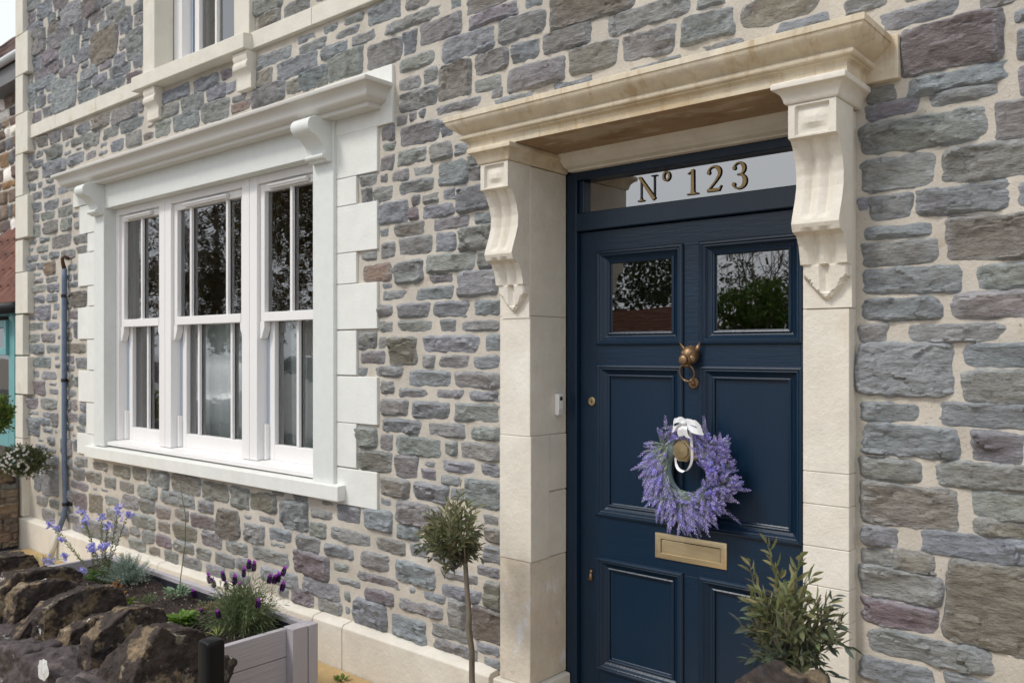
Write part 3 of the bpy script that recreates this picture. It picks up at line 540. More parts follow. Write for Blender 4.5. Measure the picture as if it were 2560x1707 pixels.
for n, (a, c_) in enumerate(bays):
    mid = n == 1
    # upper sash
    y0, y1 = .066, .105; sw = .042; z0, z1 = MR-.028, FZ1-.045
    s_ = MB(); s_.box(a, a+sw, y0, y1, z0, z1); s_.box(c_-sw, c_, y0, y1, z0, z1); s_.box(a+sw, c_-sw, y0, y1, z1-.046, z1); s_.box(a+sw, c_-sw, y0-.004, y1, z0, z0+.052)
    up = s_.build('upper_sash', M['white'], BW, bevel=.004)
    g = MB(); g.add([(a+sw,.092,z0+.05),(c_-sw,.092,z0+.05),(c_-sw,.092,z1-.044),(a+sw,.092,z1-.044)], [(0,1,2,3)]); g.build('glass', M['glass'], BW, fix=False)
    sp = MB()
    for xb in bars(a+sw, c_-sw, mid):
        MB().box(xb-.011, xb+.011, .070, .089, z0+.052, z1-.046).build('glazing_bar', M['white'], BW, bevel=.003); sp.box(xb-.013, xb+.013, .096, .112, z0+.052, z1-.046)
    for xb in (a+sw, c_-sw-.014): sp.box(xb, xb+.014, .095, .118, z0+.052, z1-.046)
    sp.build('spacer', M['spacer'], BW)
    v = MB(); xm = (a+c_)/2; L_ = (c_-a)*.30
    v.box(xm-L_, xm+L_, .044, .066, z1-.040, z1-.012); v.box(xm-L_-.008, xm+L_+.008, .036, .060, z1-.030, z1-.016); v.build('trickle_vent', M['white'], BW, bevel=.004)
    # lower sash, set further in
    y0, y1 = .108, .150; z0, z1 = .938, MR+.018
    ins = .030; A, C = a+ins, c_-ins
    s_ = MB(); s_.box(A, A+.048, y0, y1, z0, z1); s_.box(C-.048, C, y0, y1, z0, z1); s_.box(A+.048, C-.048, y0, y1, z0, z0+.088); s_.box(A+.048, C-.048, y0, y1, z1-.044, z1)
    s_.build('lower_sash', M['white'], BW, bevel=.004)
    g = MB(); g.add([(A+.048,.134,z0+.086),(C-.048,.134,z0+.086),(C-.048,.134,z1-.042),(A+.048,.134,z1-.042)], [(0,1,2,3)]); g.build('glass', M['glass'], BW, fix=False)
    sp = MB()
    for xb in bars(A+.048, C-.048, mid):
        MB().box(xb-.011, xb+.011, .112, .131, z0+.088, z1-.044).build('glazing_bar', M['white'], BW, bevel=.003); sp.box(xb-.013, xb+.013, .138, .154, z0+.088, z1-.044)
    for xb in (A+.048, C-.062): sp.box(xb, xb+.014, .137, .160, z0+.088, z1-.044)
    sp.build('spacer', M['spacer'], BW)
    for v_ in ((a, a+ins-.001, .085, .15, .94, z0+.20), (c_-ins+.001, c_, .085, .15, .94, z0+.20), (a, a+ins, .112, .16, z0+.202, z1)): MB().box(*v_).build('sash_channel', M['white'], BW, bevel=.002)
    MB().box(a+.004, a+ins-.006, .1095, .1115, z0+.205, MR-.10).build('balance_strip', M['strip'], BW)
    # sash horn: ogee foot of the upper stile
    pr = [(0, 0), (.046, 0), (.046, -.028), (.042, -.048), (.032, -.062), (.026, -.082), (.014, -.096), (0, -.098)]
    for xh, sg in ((a, 1), (c_, -1)):
        q = MB(); m_ = len(pr); q.add([(xh+sg*u, yy, MR-.028+v_) for yy in (.062, .104) for u, v_ in pr], [(i, (i+1) % m_, m_+(i+1) % m_, m_+i) for i in range(m_)]+[tuple(range(m_)), tuple(range(2*m_-1, m_-1, -1))])
        q.build('sash_horn', M['white'], BW, bevel=.002)
    lk = MB(); lk.lathe([(.004, 0), (.014, .003), (.013, .010), (.005, .014), (.005, .024), (.009, .030), (.003, .036)], (xm+.02, .12, z1+.0), 'Z', 12)
    lk.box(xm-.035, xm+.03, .112, .128, z1, z1+.008); lk.build('sash_lock', M['brass'], BW, smooth=False)
curtain('curtain', M['drape'], BW, F0, -5.25, .9, 2.6, .30, 5, .02, 2)
curtain('curtain', M['voile'], BW, -5.22, -4.30, .94, MR+.02, .215, 9, .022, 3)
curtain('curtain', M['voile'], BW, -4.22, -3.55, .94, MR+.02, .215, 8, .022, 4)
MB().box(-6.05, -3.5, .25, .5, .86, .93).build('window_board', M['white'], BW, bevel=.004)

# ---- conduit pipe on the wall
cp = MB(); pts = [P(163, 672, -.03), P(162, 700, -.03), P(161, 860, -.03), P(157, 1000, -.03), P(152, 1150, -.03), P(156, 1262, -.03), P(155, 1290, -.035)]
pts = [Vector((pts[2].x, -.03, p.z)) if i < 5 else p for i, p in enumerate(pts)]
pts[-2].x = pts[0].x+.02; pts[-1].x = pts[0].x-.0
end = P(147, 1325, -.06); pts.append(end)
PIPE = cp.tube(pts, .019, 12).build('conduit_pipe', M['pipe'], H, smooth=True)
MB().tube([end, P(133, 1370, -.09), P(122, 1405, -.11)], .021, 10).build('pipe_tail', M['palepipe'], PIPE, smooth=True)
hk = pts[0]; MB().tube([hk, hk+Vector((0, -.01, .04)), hk+Vector((.01, -.02, .075)), hk+Vector((.035, -.01, .09)), hk+Vector((.045, .02, .07))], [.017, .015, .012, .011, .010], 8).build('rusty_hook', M['rust'], PIPE, smooth=True)
for py in (740, 950, 1258):
    z = P(158, py, -.03).z; x = pts[0].x+(.02 if py > 1200 else 0)
    q = MB(); q.lathe([(.0235, -.012), (.0235, .012)], (x, -.03, z), 'Z', 14); q.box(x-.05, x+.05, -.018, .0, z-.010, z+.010); q.build('pipe_clip', M['black'], PIPE, bevel=.002)
# ------------------------------------------------------------------ door surround
def blk(name, m, *a, bev=.005): return MB().box(*a).build(name, m, H, bevel=bev)
LX0, LX1, RX0, RX1 = -2.295, -2.136, -1.039, -.897
for z0, z1 in ((.226, .716), (.716, 1.212), (1.212, 1.69), (1.69, 2.28)):
    x1 = LX1 if not (z0 == .716) else LX1+.006
    blk('pilaster_block', M['worn' if z0 < .3 else 'cream'], LX0, x1-.0, -.057-(.002 if z0 == .716 else 0), .06 if z0 in (.716,) else .179, z0+.0004, z1-.0004, bev=.0035)
blk('reveal_block', M['cream'], -2.29, LX1+.002, .061, .179, .717, .98); blk('reveal_block', M['cream'], -2.29, LX1+.003, .061, .179, .982, 1.211)
blk('base_block', M['cream'], -2.315, -2.112, -.080, .179, -.02, .225, bev=.008)
for z0, z1 in ((.226, .73), (.73, .83), (.83, .95), (.95, 1.08), (1.08, 1.18), (1.18, 1.68), (1.68, 2.28)):
    blk('pilaster_block', M['cream'], RX0, RX1, -.057, .179, z0+.0004, z1-.0004, bev=.003)
blk('base_block', M['cream'], -1.06, -.875, -.080, .179, -.02, .225, bev=.008)
def corbel(x0, x1):
    def F(u, z):
        # cross flutes
        def cove(c): return max(0, 1-abs(u-c)/.17)
        fl = .55*(cove(.33)**1.3+cove(.67)**1.3)
        if z >= 2.182:
            if z > 2.273 or z < 2.192 or u < .14 or u > .86: return .190
            if z > 2.262 or z < 2.203 or u < .20 or u > .80: return .178
            q = min((u-.20)/.22, (.80-u)/.22, 1)*min((z-2.203)/.018, (2.262-z)/.022, 1)
            return .178+.012*max(0, q)
        # profile down the bracket
        pts = [(2.182, .176), (2.16, .158), (2.12, .138), (2.08, .128), (2.04, .130), (2.00, .142), (1.955, .160), (1.930, .168), (1.905, .158), (1.90, .130), (1.87, .112), (1.84, .104), (1.815, .099)]
        if z >= 1.812:
            for (za, ya), (zb, yb) in zip(pts[:-1], pts[1:]):
                if z >= zb:
                    t = (za-z)/(za-zb); y = ya+(yb-ya)*t; break
            else: y = .099
            k = 1.0
            if 1.90 < z < 1.958: k = max(0, (abs(z-1.93)-.012)/.016)
            return y-.028*fl*min(1, max(k, 0))
        # leaf pendant
        t = (1.812-z)/(1.812-1.70)
        hw = .5*(1-t)**.8 if t < 1 else 0
        if t < .3: hw = .5
        elif t < 1: hw = .5*(1-((t-.3)/.7))**1.2*(1-.10*math.sin(math.pi*((t-.3)/.7)*3))+.03*(t < .9)
        c = abs(u-.5)
        if c < hw: return .092-.02*max(0, 1-c/.12)*(1-t*.5)*(t < .75)-.012*t - (.006 if hw-c < .06 else 0)
        return .0605
    nx_, nz2 = 30, 110; q = MB(); zs_ = [1.682+(2.281-1.682)*j/(nz2-1) for j in range(nz2)]
    vs = [(x0+(x1-x0)*i/(nx_-1), -F(i/(nx_-1), z), z) for z in zs_ for i in range(nx_)]
    q.add(vs, [(j*nx_+i, j*nx_+i+1, (j+1)*nx_+i+1, (j+1)*nx_+i) for j in range(nz2-1) for i in range(nx_-1)])
    for e, i in ((x0, 0), (x1, nx_-1)):
        q.add([p for z in zs_ for p in ((e, -F(i/(nx_-1), z), z), (e, -.05, z))], [(2*j, 2*j+1, 2*j+3, 2*j+2) for j in range(nz2-1)])
    q.add([(x0,-F(0,zs_[0]),zs_[0]),(x1,-F(1,zs_[0]),zs_[0]),(x1,-.05,zs_[0]),(x0,-.05,zs_[0])], [(0,1,2,3)])
    q.build('corbel', M['cream'], H, bevel=0)
corbel(-2.279, -2.137); corbel(-1.030, -.888)
ab = [(-.192, 2.282), (-.198, 2.288), (-.200, 2.298), (-.205, 2.310), (-.215, 2.320), (-.226, 2.325), (-.227, 2.338), (-.223, 2.3445)]
for a, c_ in ((-2.286, -2.132), (-1.036, -.884)):
    q = MB(); cornice(q, ab, a, c_, -.192, .178); q.build('capital', M['ochre'] if a < -2 else M['cream'], H, bevel=.002)
pr = [(-.190, 2.345), (-.190, 2.374), (-.196, 2.380), (-.204, 2.382), (-.204, 2.387)]
for i in range(7):
    a = R(-90+180*i/6); pr.append((-.208-.0095*math.cos(a), 2.3965+.0095*math.sin(a)))
for i in range(9):
    t = i/8; pr.append((-.206-.050*math.sin(t*math.pi/2)**1.6-.002, 2.408+.048*(1-math.cos(t*math.pi/2))**.7))
pr += [(-.262, 2.457), (-.262, 2.476), (-.255, 2.479), (-.05, 2.492)]
prc = [(y-0, z) for y, z in pr]
q = MB(); cornice(q, prc, -2.345, -.857, -.190, -.02); q.build('door_cornice', M['ochre'], H, bevel=.0015)
MB().box(-2.43, -.766, -.030, .02, 2.349, 2.478).build('cornice_backing', M['ochre'], H, bevel=.003)
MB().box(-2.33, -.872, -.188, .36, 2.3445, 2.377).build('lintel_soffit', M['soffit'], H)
cv = [(.075, 2.350), (.080, 2.338), (.092, 2.330), (.104, 2.312), (.124, 2.298), (.150, 2.292), (.152, 2.286), (.20, 2.286), (.20, 2.35)]
q = MB(); q.add([(x, y, z) for x in (-2.105, -1.06) for y, z in cv], [(i, i+1, len(cv)+i+1, len(cv)+i) for i in range(len(cv)-1)]+[tuple(range(len(cv)))])
q.build('lintel_cove', M['cream'], H)
q = MB(); tg = P(2491, 1707, -.10)
MB().box(-.20, .9, -.10, .05, P(2520, 1660, -.06).z-.11, P(2520, 1667, -.06).z).build('right_window_sill', M['white_stone'], H, bevel=.006)

# ------------------------------------------------------------------ front door
fm = MB(); fm.box(-2.1355, -2.084, .18, .30, -.02, 2.2855); fm.box(-1.055, -1.001, .18, .30, -.02, 2.2855)
fm.box(-2.084, -1.055, .18, .30, 2.252, 2.2855); fm.box(-2.084, -1.055, .178, .30, 2.042, 2.117)
fm.box(-2.084, -2.058, .196, .26, 2.117, 2.252); fm.box(-1.081, -1.055, .196, .26, 2.117, 2.252)
FR = fm.build('door_frame', M['navy_v'], H, bevel=.004)
MB().box(-2.10, -1.04, .12, .34, -.02, .036).build('threshold', M['cream'], FR, bevel=.006)
g = MB(); g.add([(-2.062,.222,2.112),(-1.077,.222,2.112),(-1.077,.222,2.256),(-2.062,.222,2.256)], [(0,1,2,3)]); g.build('fanlight_glass', M['fan_glass'], FR, fix=False)
# numerals on the fanlight
def ribbon2(mb, pts, wid, y, grow=0.0):
    n = len(pts); L_ = []; R_ = []
    for i, (x, z) in enumerate(pts):
        a = pts[max(0, i-1)]; b_ = pts[min(n-1, i+1)]; dx, dz = b_[0]-a[0], b_[1]-a[1]; l = math.hypot(dx, dz) or 1; nx__, nz__ = -dz/l, dx/l
        w = wid[i]/2+grow; L_.append((x+nx__*w, y, z+nz__*w)); R_.append((x-nx__*w, y, z-nz__*w))
    if grow:
        dx, dz = pts[0][0]-pts[1][0], pts[0][1]-pts[1][1]; l = math.hypot(dx, dz); L_[0] = (L_[0][0]+dx/l*grow, y, L_[0][2]+dz/l*grow); R_[0] = (R_[0][0]+dx/l*grow, y, R_[0][2]+dz/l*grow)
        dx, dz = pts[-1][0]-pts[-2][0], pts[-1][1]-pts[-2][1]; l = math.hypot(dx, dz); L_[-1] = (L_[-1][0]+dx/l*grow, y, L_[-1][2]+dz/l*grow); R_[-1] = (R_[-1][0]+dx/l*grow, y, R_[-1][2]+dz/l*grow)
    mb.add([p for k in range(n) for p in (L_[k], R_[k])], [(2*k, 2*k+1, 2*k+3, 2*k+2) for k in range(n-1)])
def arc(cx, cz, rx_, rz_, a0, a1, n=14): return [(cx+rx_*math.cos(R(a0+(a1-a0)*i/n)), cz+rz_*math.sin(R(a0+(a1-a0)*i/n))) for i in range(n+1)]
def sw(n, lo, hi, p=1.0): return [lo+(hi-lo)*math.sin(math.pi*i/n)**p for i in range(n+1)]
G = {
 'N': [([(.16, .02), (.16, .92)], [.028, .028]), ([(.03, .985), (.10, .985), (.84, .02)], [.03, .10, .15]), ([(.84, .02), (.84, .98)], [.028, .028]),
       ([(.00, .012), (.16, .02), (.32, .012)], [.02, .06, .02]), ([(.16, .02), (.16, .15)], [.16, .02]), ([(.70, .985), (.98, .985)], [.024, .024])],
 'o': [(arc(.2, .80, .15, .17, 0, 360, 22), [.05+.035*abs(math.cos(R(360*i/22))) for i in range(23)])],
 '1': [([(.28, .03), (.28, .97)], [.15, .13]), ([(.06, .84), (.18, .90), (.32, .975)], [.02, .05, .05]), ([(.02, .014), (.28, .03), (.54, .014)], [.022, .07, .022]), ([(.28, .03), (.28, .12)], [.30, .13])],
 '2': [(arc(.34, .72, .27, .255, 168, -38, 16)+[(.44, .42), (.28, .26), (.06, .05)], [.07, .075, .06, .05, .045, .05, .06, .08, .11, .13, .145, .15, .145, .13, .115, .10, .09]+[.07, .05, .04]),
       ([(.04, .055), (.30, .06), (.58, .055), (.68, .20)], [.09, .11, .10, .02]), (arc(.105, .765, .035, .035, 0, 360, 10), [.07]*11)],
 '3': [(arc(.30, .745, .23, .235, 160, -70, 14)+[(.24, .53)], [.06, .05, .045, .045, .05, .065, .09, .115, .135, .14, .13, .11, .08, .055, .04]+[.03]),
       ([(.24, .535)]+arc(.30, .27, .27, .275, 82, -150, 16), [.035]+[.04, .06, .09, .12, .145, .16, .165, .16, .145, .12, .09, .07, .055, .05, .05, .05, .06]),
       (arc(.10, .80, .035, .035, 0, 360, 10), [.07]*11), (arc(.075, .17, .035, .035, 0, 360, 10), [.07]*11)]}
HT = .094; ZB = 2.139; k = .088
for ch, px0 in (('N', 1594), ('o', 1655), ('1', 1716), ('2', 1765), ('3', 1829)):
    X0 = P(px0, 900, .214).x; dz = .008 if ch == 'o' else 0; num = MB(); outl = MB()
    for n_, (pts, wd) in enumerate(G[ch]):
        pp = [(X0+x*k, ZB+dz+z*HT) for x, z in pts]; ww = [w*k for w in wd]
        ribbon2(outl, pp, ww, .2170-.00004*n_, .0017)
        if max(wd) > .03: ribbon2(num, pp, [max(.0010, w-.0006) if w > .0026 else .0006 for w in ww], .2150-.00004*n_, 0)
    outl.build('numeral_outline', M['black'], FR, fix=False); num.build('house_numeral', M['gold'], FR, fix=False)
FR['label'] = 'navy door frame with a fanlight lettered No 123 in gold'

dl = MB(); Yd = .205
DX = [-2.0815, -1.988, -1.6126, -1.524, -1.151, -1.0575]; DZ = [.04, .268, .7066, .893, 1.487, 1.585, 1.946, 2.0385]
dl.box(DX[0], DX[1], Yd, .25, DZ[0], DZ[7]); dl.box(DX[4], DX[5], Yd, .25, DZ[0], DZ[7])
for a, b_ in ((0, 1), (2, 3), (4, 5), (6, 7)): dl.box(DX[1], DX[4], Yd, .25, DZ[a], DZ[b_])
for a, b_ in ((1, 2), (3, 4), (5, 6)): dl.box(DX[2], DX[3], Yd+.0003, .25, DZ[a], DZ[b_])
D = dl.build('front_door', M['navy'], H, bevel=.0012); D['label'] = 'navy blue panelled front door with two glazed upper panels'
prf = [(-.012, .2055), (-.012, .199), (-.008, .194), (0, .192), (.004, .196), (.006, .198), (.010, .197), (.014, .200), (.022, .209), (.030, .215), (.036, .217), (.036, .213), (.041, .210), (.046, .212), (.048, .222), (.052, .224)]
for a, b_ in ((1, 2), (3, 4)):
    for c_, d_ in ((1, 2), (3, 4), (5, 6)):
        x0, x1, z0, z1 = DX[a], DX[b_], DZ[c_], DZ[d_]
        q = MB(); q.rings([(x0+i, x1-i, z0+i*.85, z1-i*.85, y) for i, y in prf], cap=(c_ != 5)); q.build('door_panel' if c_ != 5 else 'pane_moulding', M['navy_v'], D, bevel=0)
        if c_ == 5:
            g = MB(); g.add([(x0+.05,.2235,z0+.04),(x1-.05,.2235,z0+.04),(x1-.05,.2235,z1-.04),(x0+.05,.2235,z1-.04)], [(0,1,2,3)]); g.build('glass', M['door_glass'], D, fix=False)
# letter plate
lp = MB(); x0, x1, z0, z1 = -1.722, -1.423, .757, .853
lp.rings([(x0, x1, z0, z1, .2052), (x0, x1, z0, z1, .199), (x0+.001, x1-.001, z0+.001, z1-.001, .1985), (x0+.0245, x1-.0245, z0+.021, z1-.021, .1985), (x0+.0245, x1-.0245, z0+.021, z1-.021, .2035)], cap=False)
LPo = lp.build('letter_plate', M['brass'], D, bevel=.0006)
MB().box(x0+.027, x1-.027, .2012, .2045, z0+.0215, z1-.025).build('letter_flap', M['brass'], D, bevel=.0008)
# lock, keyhole cover, octagonal knob
c = Vector((-2.020, .204, 1.3456))
q = MB(); q.lathe([(.0185, 0), (.0185, -.005), (.0165, -.008), (.0115, -.009), (.011, -.0075)], c, 'Y', 28); q.build('door_lock', M['brass_dark'], D, bevel=.0006)
q = MB(); q.box(c.x-.0012, c.x+.0012, .1955, .197, c.z-.006, c.z+.006); q.build('keyhole', M['black'], D)
c = Vector((-2.026, .204, .633)); q = MB(); q.lathe([(.0001, -.006), (.006, -.005), (.0075, -.002), (.0075, 0)], c+Vector((0, 0, .017)), 'Y', 14)
q.tube([c+Vector((0, -.002, .013)), c+Vector((0, -.004, 0)), c+Vector((0, -.003, -.016))], [.0045, .007, .0115], 12); q.build('keyhole_cover', M['bronze'], D, smooth=True)
c = Vector((-1.566, .204, 1.186)); q = MB(); a8 = R(22.5)
q.lathe([(.046, 0), (.046, -.006), (.040, -.010)], c, 'Y', 8, a8); q.lathe([(.017, -.008), (.013, -.022), (.015, -.030)], c, 'Y', 16)
q.lathe([(.016, -.028), (.037, -.050), (.045, -.062), (.045, -.070), (.037, -.078), (.036, -.0765), (.0315, -.0775), (.0305, -.085), (.004, -.088)], c, 'Y', 8, a8)
q.build('door_knob', M['brass_dark'], D, bevel=.0012)
# pig's head knocker
def ell(mb, c, r, n=16, m=10, fn=None):
    vs = []
    for j in range(m+1):
        th = math.pi*j/m
        for i in range(n):
            ph = 2*math.pi*i/n; p = Vector((math.sin(th)*math.cos(ph), -math.cos(th), math.sin(th)*math.sin(ph)))
            if fn: p = fn(p)
            vs.append((c[0]+p.x*r[0], c[1]+p.y*r[1], c[2]+p.z*r[2]))
    mb.add(vs, [(j*n+i, j*n+(i+1) % n, (j+1)*n+(i+1) % n, (j+1)*n+i) for j in range(m) for i in range(n)])
kc = Vector((-1.563, .188, 1.532)); k = MB()
ell(k, kc+Vector((0, 0, .006)), (.031, .032, .030)); ell(k, kc+Vector((0, -.016, -.012)), (.022, .028, .020)); ell(k, kc+Vector((-.014, -.010, -.008)), (.017, .02, .017)); ell(k, kc+Vector((.014, -.010, -.008)), (.017, .02, .017))
k.lathe([(.015, -.020), (.013, -.040), (.0145, -.046), (.0155, -.052), (.013, -.055), (.003, -.0555)], kc+Vector((0, 0, -.012)), 'Y', 20)
ell(k, kc+Vector((0, -.026, -.030)), (.014, .016, .008))
for sg in (-1, 1):
    e = kc+Vector((sg*.022, 0, .018)); tip = e+Vector((sg*.017, -.006, .030))
    k.add([e+Vector((-.012, 0, .006)), e+Vector((.012, 0, -.004 if sg > 0 else .0)), e+Vector((0, -.014, 0)), e+Vector((0, .008, 0)), tip, e+Vector((sg*.002, -.003, .010))],
          [(0, 2, 5), (2, 1, 5), (0, 5, 4), (5, 1, 4), (1, 3, 4), (3, 0, 4), (0, 3, 1, 2)])
    ell(k, kc+Vector((sg*.013, -.027, .008)), (.0042, .004, .0036), 8, 6); ell(k, kc+Vector((sg*.014, -.0245, .0125)), (.008, .005, .003), 10, 6)
k.v = [(kc.x+(a-kc.x)*1.12, .2045+(b_-.2045)*1.1, kc.z+(c_-kc.z)*1.12) for a, b_, c_ in k.v]; KN = k.build('door_knocker', M['bronze'], D, smooth=True); KN['label'] = "brass knocker shaped like a pig's head"
q = MB()
for sg in (-1, 1): ell(q, kc+Vector((sg*.0048, -.0552, -.0115)), (.0022, .0012, .0035), 8, 6)
q.build('nostril', M['black'], D, smooth=True)
q = MB(); rc = kc+Vector((-.004, -.026, -.062)); q.tube([rc+Vector((.030*math.sin(a), -.004*math.cos(a)+.012*(1-math.cos(a))*.5, .032*math.cos(a))) for a in [2*math.pi*i/40 for i in range(41)]], [.0034+.0022*(1 if abs(i-20) in (2, 3) else 0)+.0008*(abs(i-20) < 2) for i in range(41)], 10, cap=False)
q.build('knocker_ring', M['bronze'], D, smooth=True)
q = MB(); q.lathe([(.0215, 0), (.0215, -.004), (.018, -.007), (.016, -.006), (.013, -.008), (.011, -.007), (.007, -.014), (.001, -.016)], Vector((-1.558, .204, 1.432)), 'Y', 26); q.build('strike_plate', M['bronze'], D, smooth=False, bevel=.0005)

# doorbell on the reveal
pb = PX(1392, 1010, LX1); zt, zb = PX(1392, 984, LX1).z, PX(1392, 1037, LX1).z
q = MB().box(LX1+.0005, LX1+.022, pb.y-.016, pb.y+.016, zb, zt); BELL = q.build('doorbell', M['white'], H, bevel=.004)
q = MB(); q.lathe([(.0085, 0), (.0085, .0035), (.007, .0045), (.001, .0045)], (LX1+.0205, pb.y, zt-.019), 'X', 18); q.build('bell_lens', M['black'], BELL, bevel=.0005)
MB().box(LX1+.0215, LX1+.0228, pb.y-.0145, pb.y+.0145, zb+.002, zb+(zt-zb)*.30).build('bell_button', M['soft_paint'], BELL, bevel=.001)

# ------------------------------------------------------------------ foliage tools
def leaf(mb, p, d, n, L_, w, col, curl=.15, segs=2):
    d = d.normalized(); s = d.cross(n); s = s.normalized() if s.length > 1e-5 else d.orthogonal().normalized(); n2 = s.cross(d)
    mb.cur = (*col, 1)
    prof = ((0, .12), (.35, .95), (.7, .8), (1, .05)) if segs == 3 else ((0, .12), (.5, 1), (1, .05))
    vs = []
    for t, ww in prof:
        c_ = p+d*(L_*t)-n2*(curl*L_*t*t); vs += [c_+s*(w/2*ww)+n2*(w*.22*ww), c_, c_-s*(w/2*ww)+n2*(w*.22*ww)]
    m = len(prof); mb.add(vs, [(3*i+k, 3*i+k+1, 3*i+k+4, 3*i+k+3) for i in range(m-1) for k in (0, 1)])
def rv(rg, s=1): return Vector((rg.gauss(0, s), rg.gauss(0, s), rg.gauss(0, s)))
def jit(rg, c, a=.15, b_=.08):
    f = 1+rg.uniform(-a, a); return tuple(max(0, x*f*(1+rg.uniform(-b_, b_))) for x in c)

# ------------------------------------------------------------------ lavender wreath
wc = Vector((-1.549, .165, 1.106))
WR = thing('lavender_wreath', 'round wreath of purple lavender with a white ribbon bow, hanging from the brass door knob', 'wreath', wc)
q = MB(); q.tube([wc+Vector((.116*math.cos(a), .008, .116*math.sin(a))) for a in [2*math.pi*i/48 for i in range(49)]], .027, 12, cap=False); q.build('wreath_base', M['foam'], WR, smooth=True)
lv = MB(); fl = MB(); rg = random.Random(11)
def sprig(p, d, L_, rg, lf=(.36, .42, .36), pc=(.44, .38, .84), sc=1):
    d = d.normalized(); bend = rv(rg, .12)+Vector((0, 0, -.10)); n = rv(rg).cross(d).normalized()
    pts = [p+d*(L_*t)+bend*(L_*t*t*.5) for t in (0, .25, .5, .75, 1)]
    lv.cur = (*jit(rg, lf), 1); lv.tube(pts, [.0010, .0010, .0009, .0008, .0004], 3, cap=False)
    a = rg.uniform(0, 6)
    for k_ in range(11):
        t = .04+.52*k_/11; c_ = p+d*(L_*t)+bend*(L_*t*t*.5); a += 2.4
        s1 = (n*math.cos(a)+d.cross(n)*math.sin(a)); leaf(lv, c_, d*1.0+s1*.55, s1, rg.uniform(.018, .034)*sc, .0030*sc, jit(rg, lf, .3), .15, 2)
    pcj = jit(rg, pc, .25, .1)
    for k_ in range(24):
        t = .50+.52*k_/24; c_ = p+d*(L_*t)+bend*(L_*t*t*.5); a += 2.4; s1 = (n*math.cos(a)+d.cross(n)*math.sin(a)); tap = .55+.45*math.sin(math.pi*min(1, (k_+3)/24))
        fl.cur = (*jit(rg, pcj if rg.random() > .34 else (.66, .61, .92), .3, .1), 1)
        ctr = c_+s1*.0042*tap*sc; r_ = rg.uniform(.0030, .0048)*tap*sc; u_ = (d+s1*.8).normalized(); v_ = u_.cross(s1).normalized(); w__ = u_.cross(v_)
        fl.add([ctr-u_*r_*.9, ctr+v_*r_*.55, ctr+w__*r_*.55, ctr-v_*r_*.55, ctr-w__*r_*.55, ctr+u_*r_*1.5], [(0,1,2),(0,2,3),(0,3,4),(0,4,1),(5,2,1),(5,3,2),(5,4,3),(5,1,4)])
for i in range(900):
    a = rg.uniform(0, 2*math.pi); rr = .118+rg.uniform(-.036, .034); fr_ = rg.uniform(-1.25, .95)
    p = wc+Vector((rr*math.cos(a), -.006-.024*math.cos(fr_), rr*math.sin(a)))
    tang = Vector((-math.sin(a), 0, math.cos(a))); outw = Vector((math.cos(a), 0, math.sin(a)))
    tw = 1.0
    d = tang*tw*rg.uniform(.25, 1.0)+outw*rg.uniform(-.55, .85)+rv(rg, .25)+Vector((0, -rg.uniform(.0, .45), 0))+Vector((0, 0, -.22))
    if math.sin(a) > .62: d = tang*rg.uniform(.3, 1)*rg.choice((1, 1, -.6))+outw*rg.uniform(-.4, .5)+Vector((0, -.15, 0))
    q_ = (wc+Vector((0, 0, .086))-p); 
    if abs(p.x-(-1.570)) < .052 and 1.135 < p.z < 1.255: continue
    L_ = rg.uniform(.055, .098); e_ = p+d.normalized()*L_-wc
    if math.hypot(e_.x, e_.z) < .084 or (abs(e_.x+wc.x+1.572) < .045 and 1.145 < e_.z+wc.z < 1.24): continue
    L_ = L_*(1.12 if -2.8 < a-2*math.pi < -.6 else 1)
    sprig(p, d, L_, rg)
lv.build('wreath_leaves', M['leaf'], WR, fix=False, kind='stuff'); fl.build('lavender_flowers', M['petal'], WR, fix=False, kind='stuff')
def strip(mb, pts, wv, wd=1.0, n=None):
    pts = [Vector(p) for p in pts]
    # smooth the path
    out_ = []
    for i in range(len(pts)-1):
        a0 = pts[max(0, i-1)]; a1 = pts[i]; a2 = pts[i+1]; a3 = pts[min(len(pts)-1, i+2)]
        for k_ in range(6):
            t = k_/6; out_.append(.5*((2*a1)+(a2-a0)*t+(2*a0-5*a1+4*a2-a3)*t*t+(3*a1-a0-3*a2+a3)*t**3))
    out_.append(pts[-1]); m = len(out_); vs = []
    for i, p in enumerate(out_):
        w = wv[min(len(wv)-1, int(i/m*len(wv)))]; ww = Vector(w); vs += [p-ww, p+ww]
    mb.add(vs, [(2*i, 2*i+1, 2*i+3, 2*i+2) for i in range(m-1)])
_bow0 = 1; bw = MB(); b0 = Vector((-1.532, .090, 1.292))
strip(bw, [b0, b0+Vector((-.018, -.010, .012)), b0+Vector((-.043, -.006, -.002)), b0+Vector((-.050, .000, -.030)), b0+Vector((-.030, -.016, -.022)), b0], [(.006, .0, .012), (.004, -.004, .016), (.010, -.003, .015)])
strip(bw, [b0, b0+Vector((.024, -.012, .006)), b0+Vector((.055, -.006, -.004)), b0+Vector((.068, .004, -.028)), b0+Vector((.034, -.014, -.022)), b0], [(-.005, 0, .012), (-.004, -.004, .016), (-.006, .003, .014)])
strip(bw, [b0, b0+Vector((-.010, -.012, -.022)), b0+Vector((-.014, -.010, -.038)), b0+Vector((-.010, -.006, -.052))], [(.012, 0, .003)])
strip(bw, [b0, b0+Vector((.006, -.014, -.020)), b0+Vector((.008, -.012, -.038)), b0+Vector((.018, -.008, -.058))], [(.011, 0, -.003)])
ell(bw, b0+Vector((0, -.010, 0)), (.012, .008, .010), 10, 8)
bw.v = [(b0.x+(a-b0.x)*.98, b_, b0.z+(c_-b0.z)*.92) for a, b_, c_ in bw.v]; bw.build('ribbon_bow', M['ribbon'], WR, smooth=True, fix=False)
lo = MB(); kx = -1.566
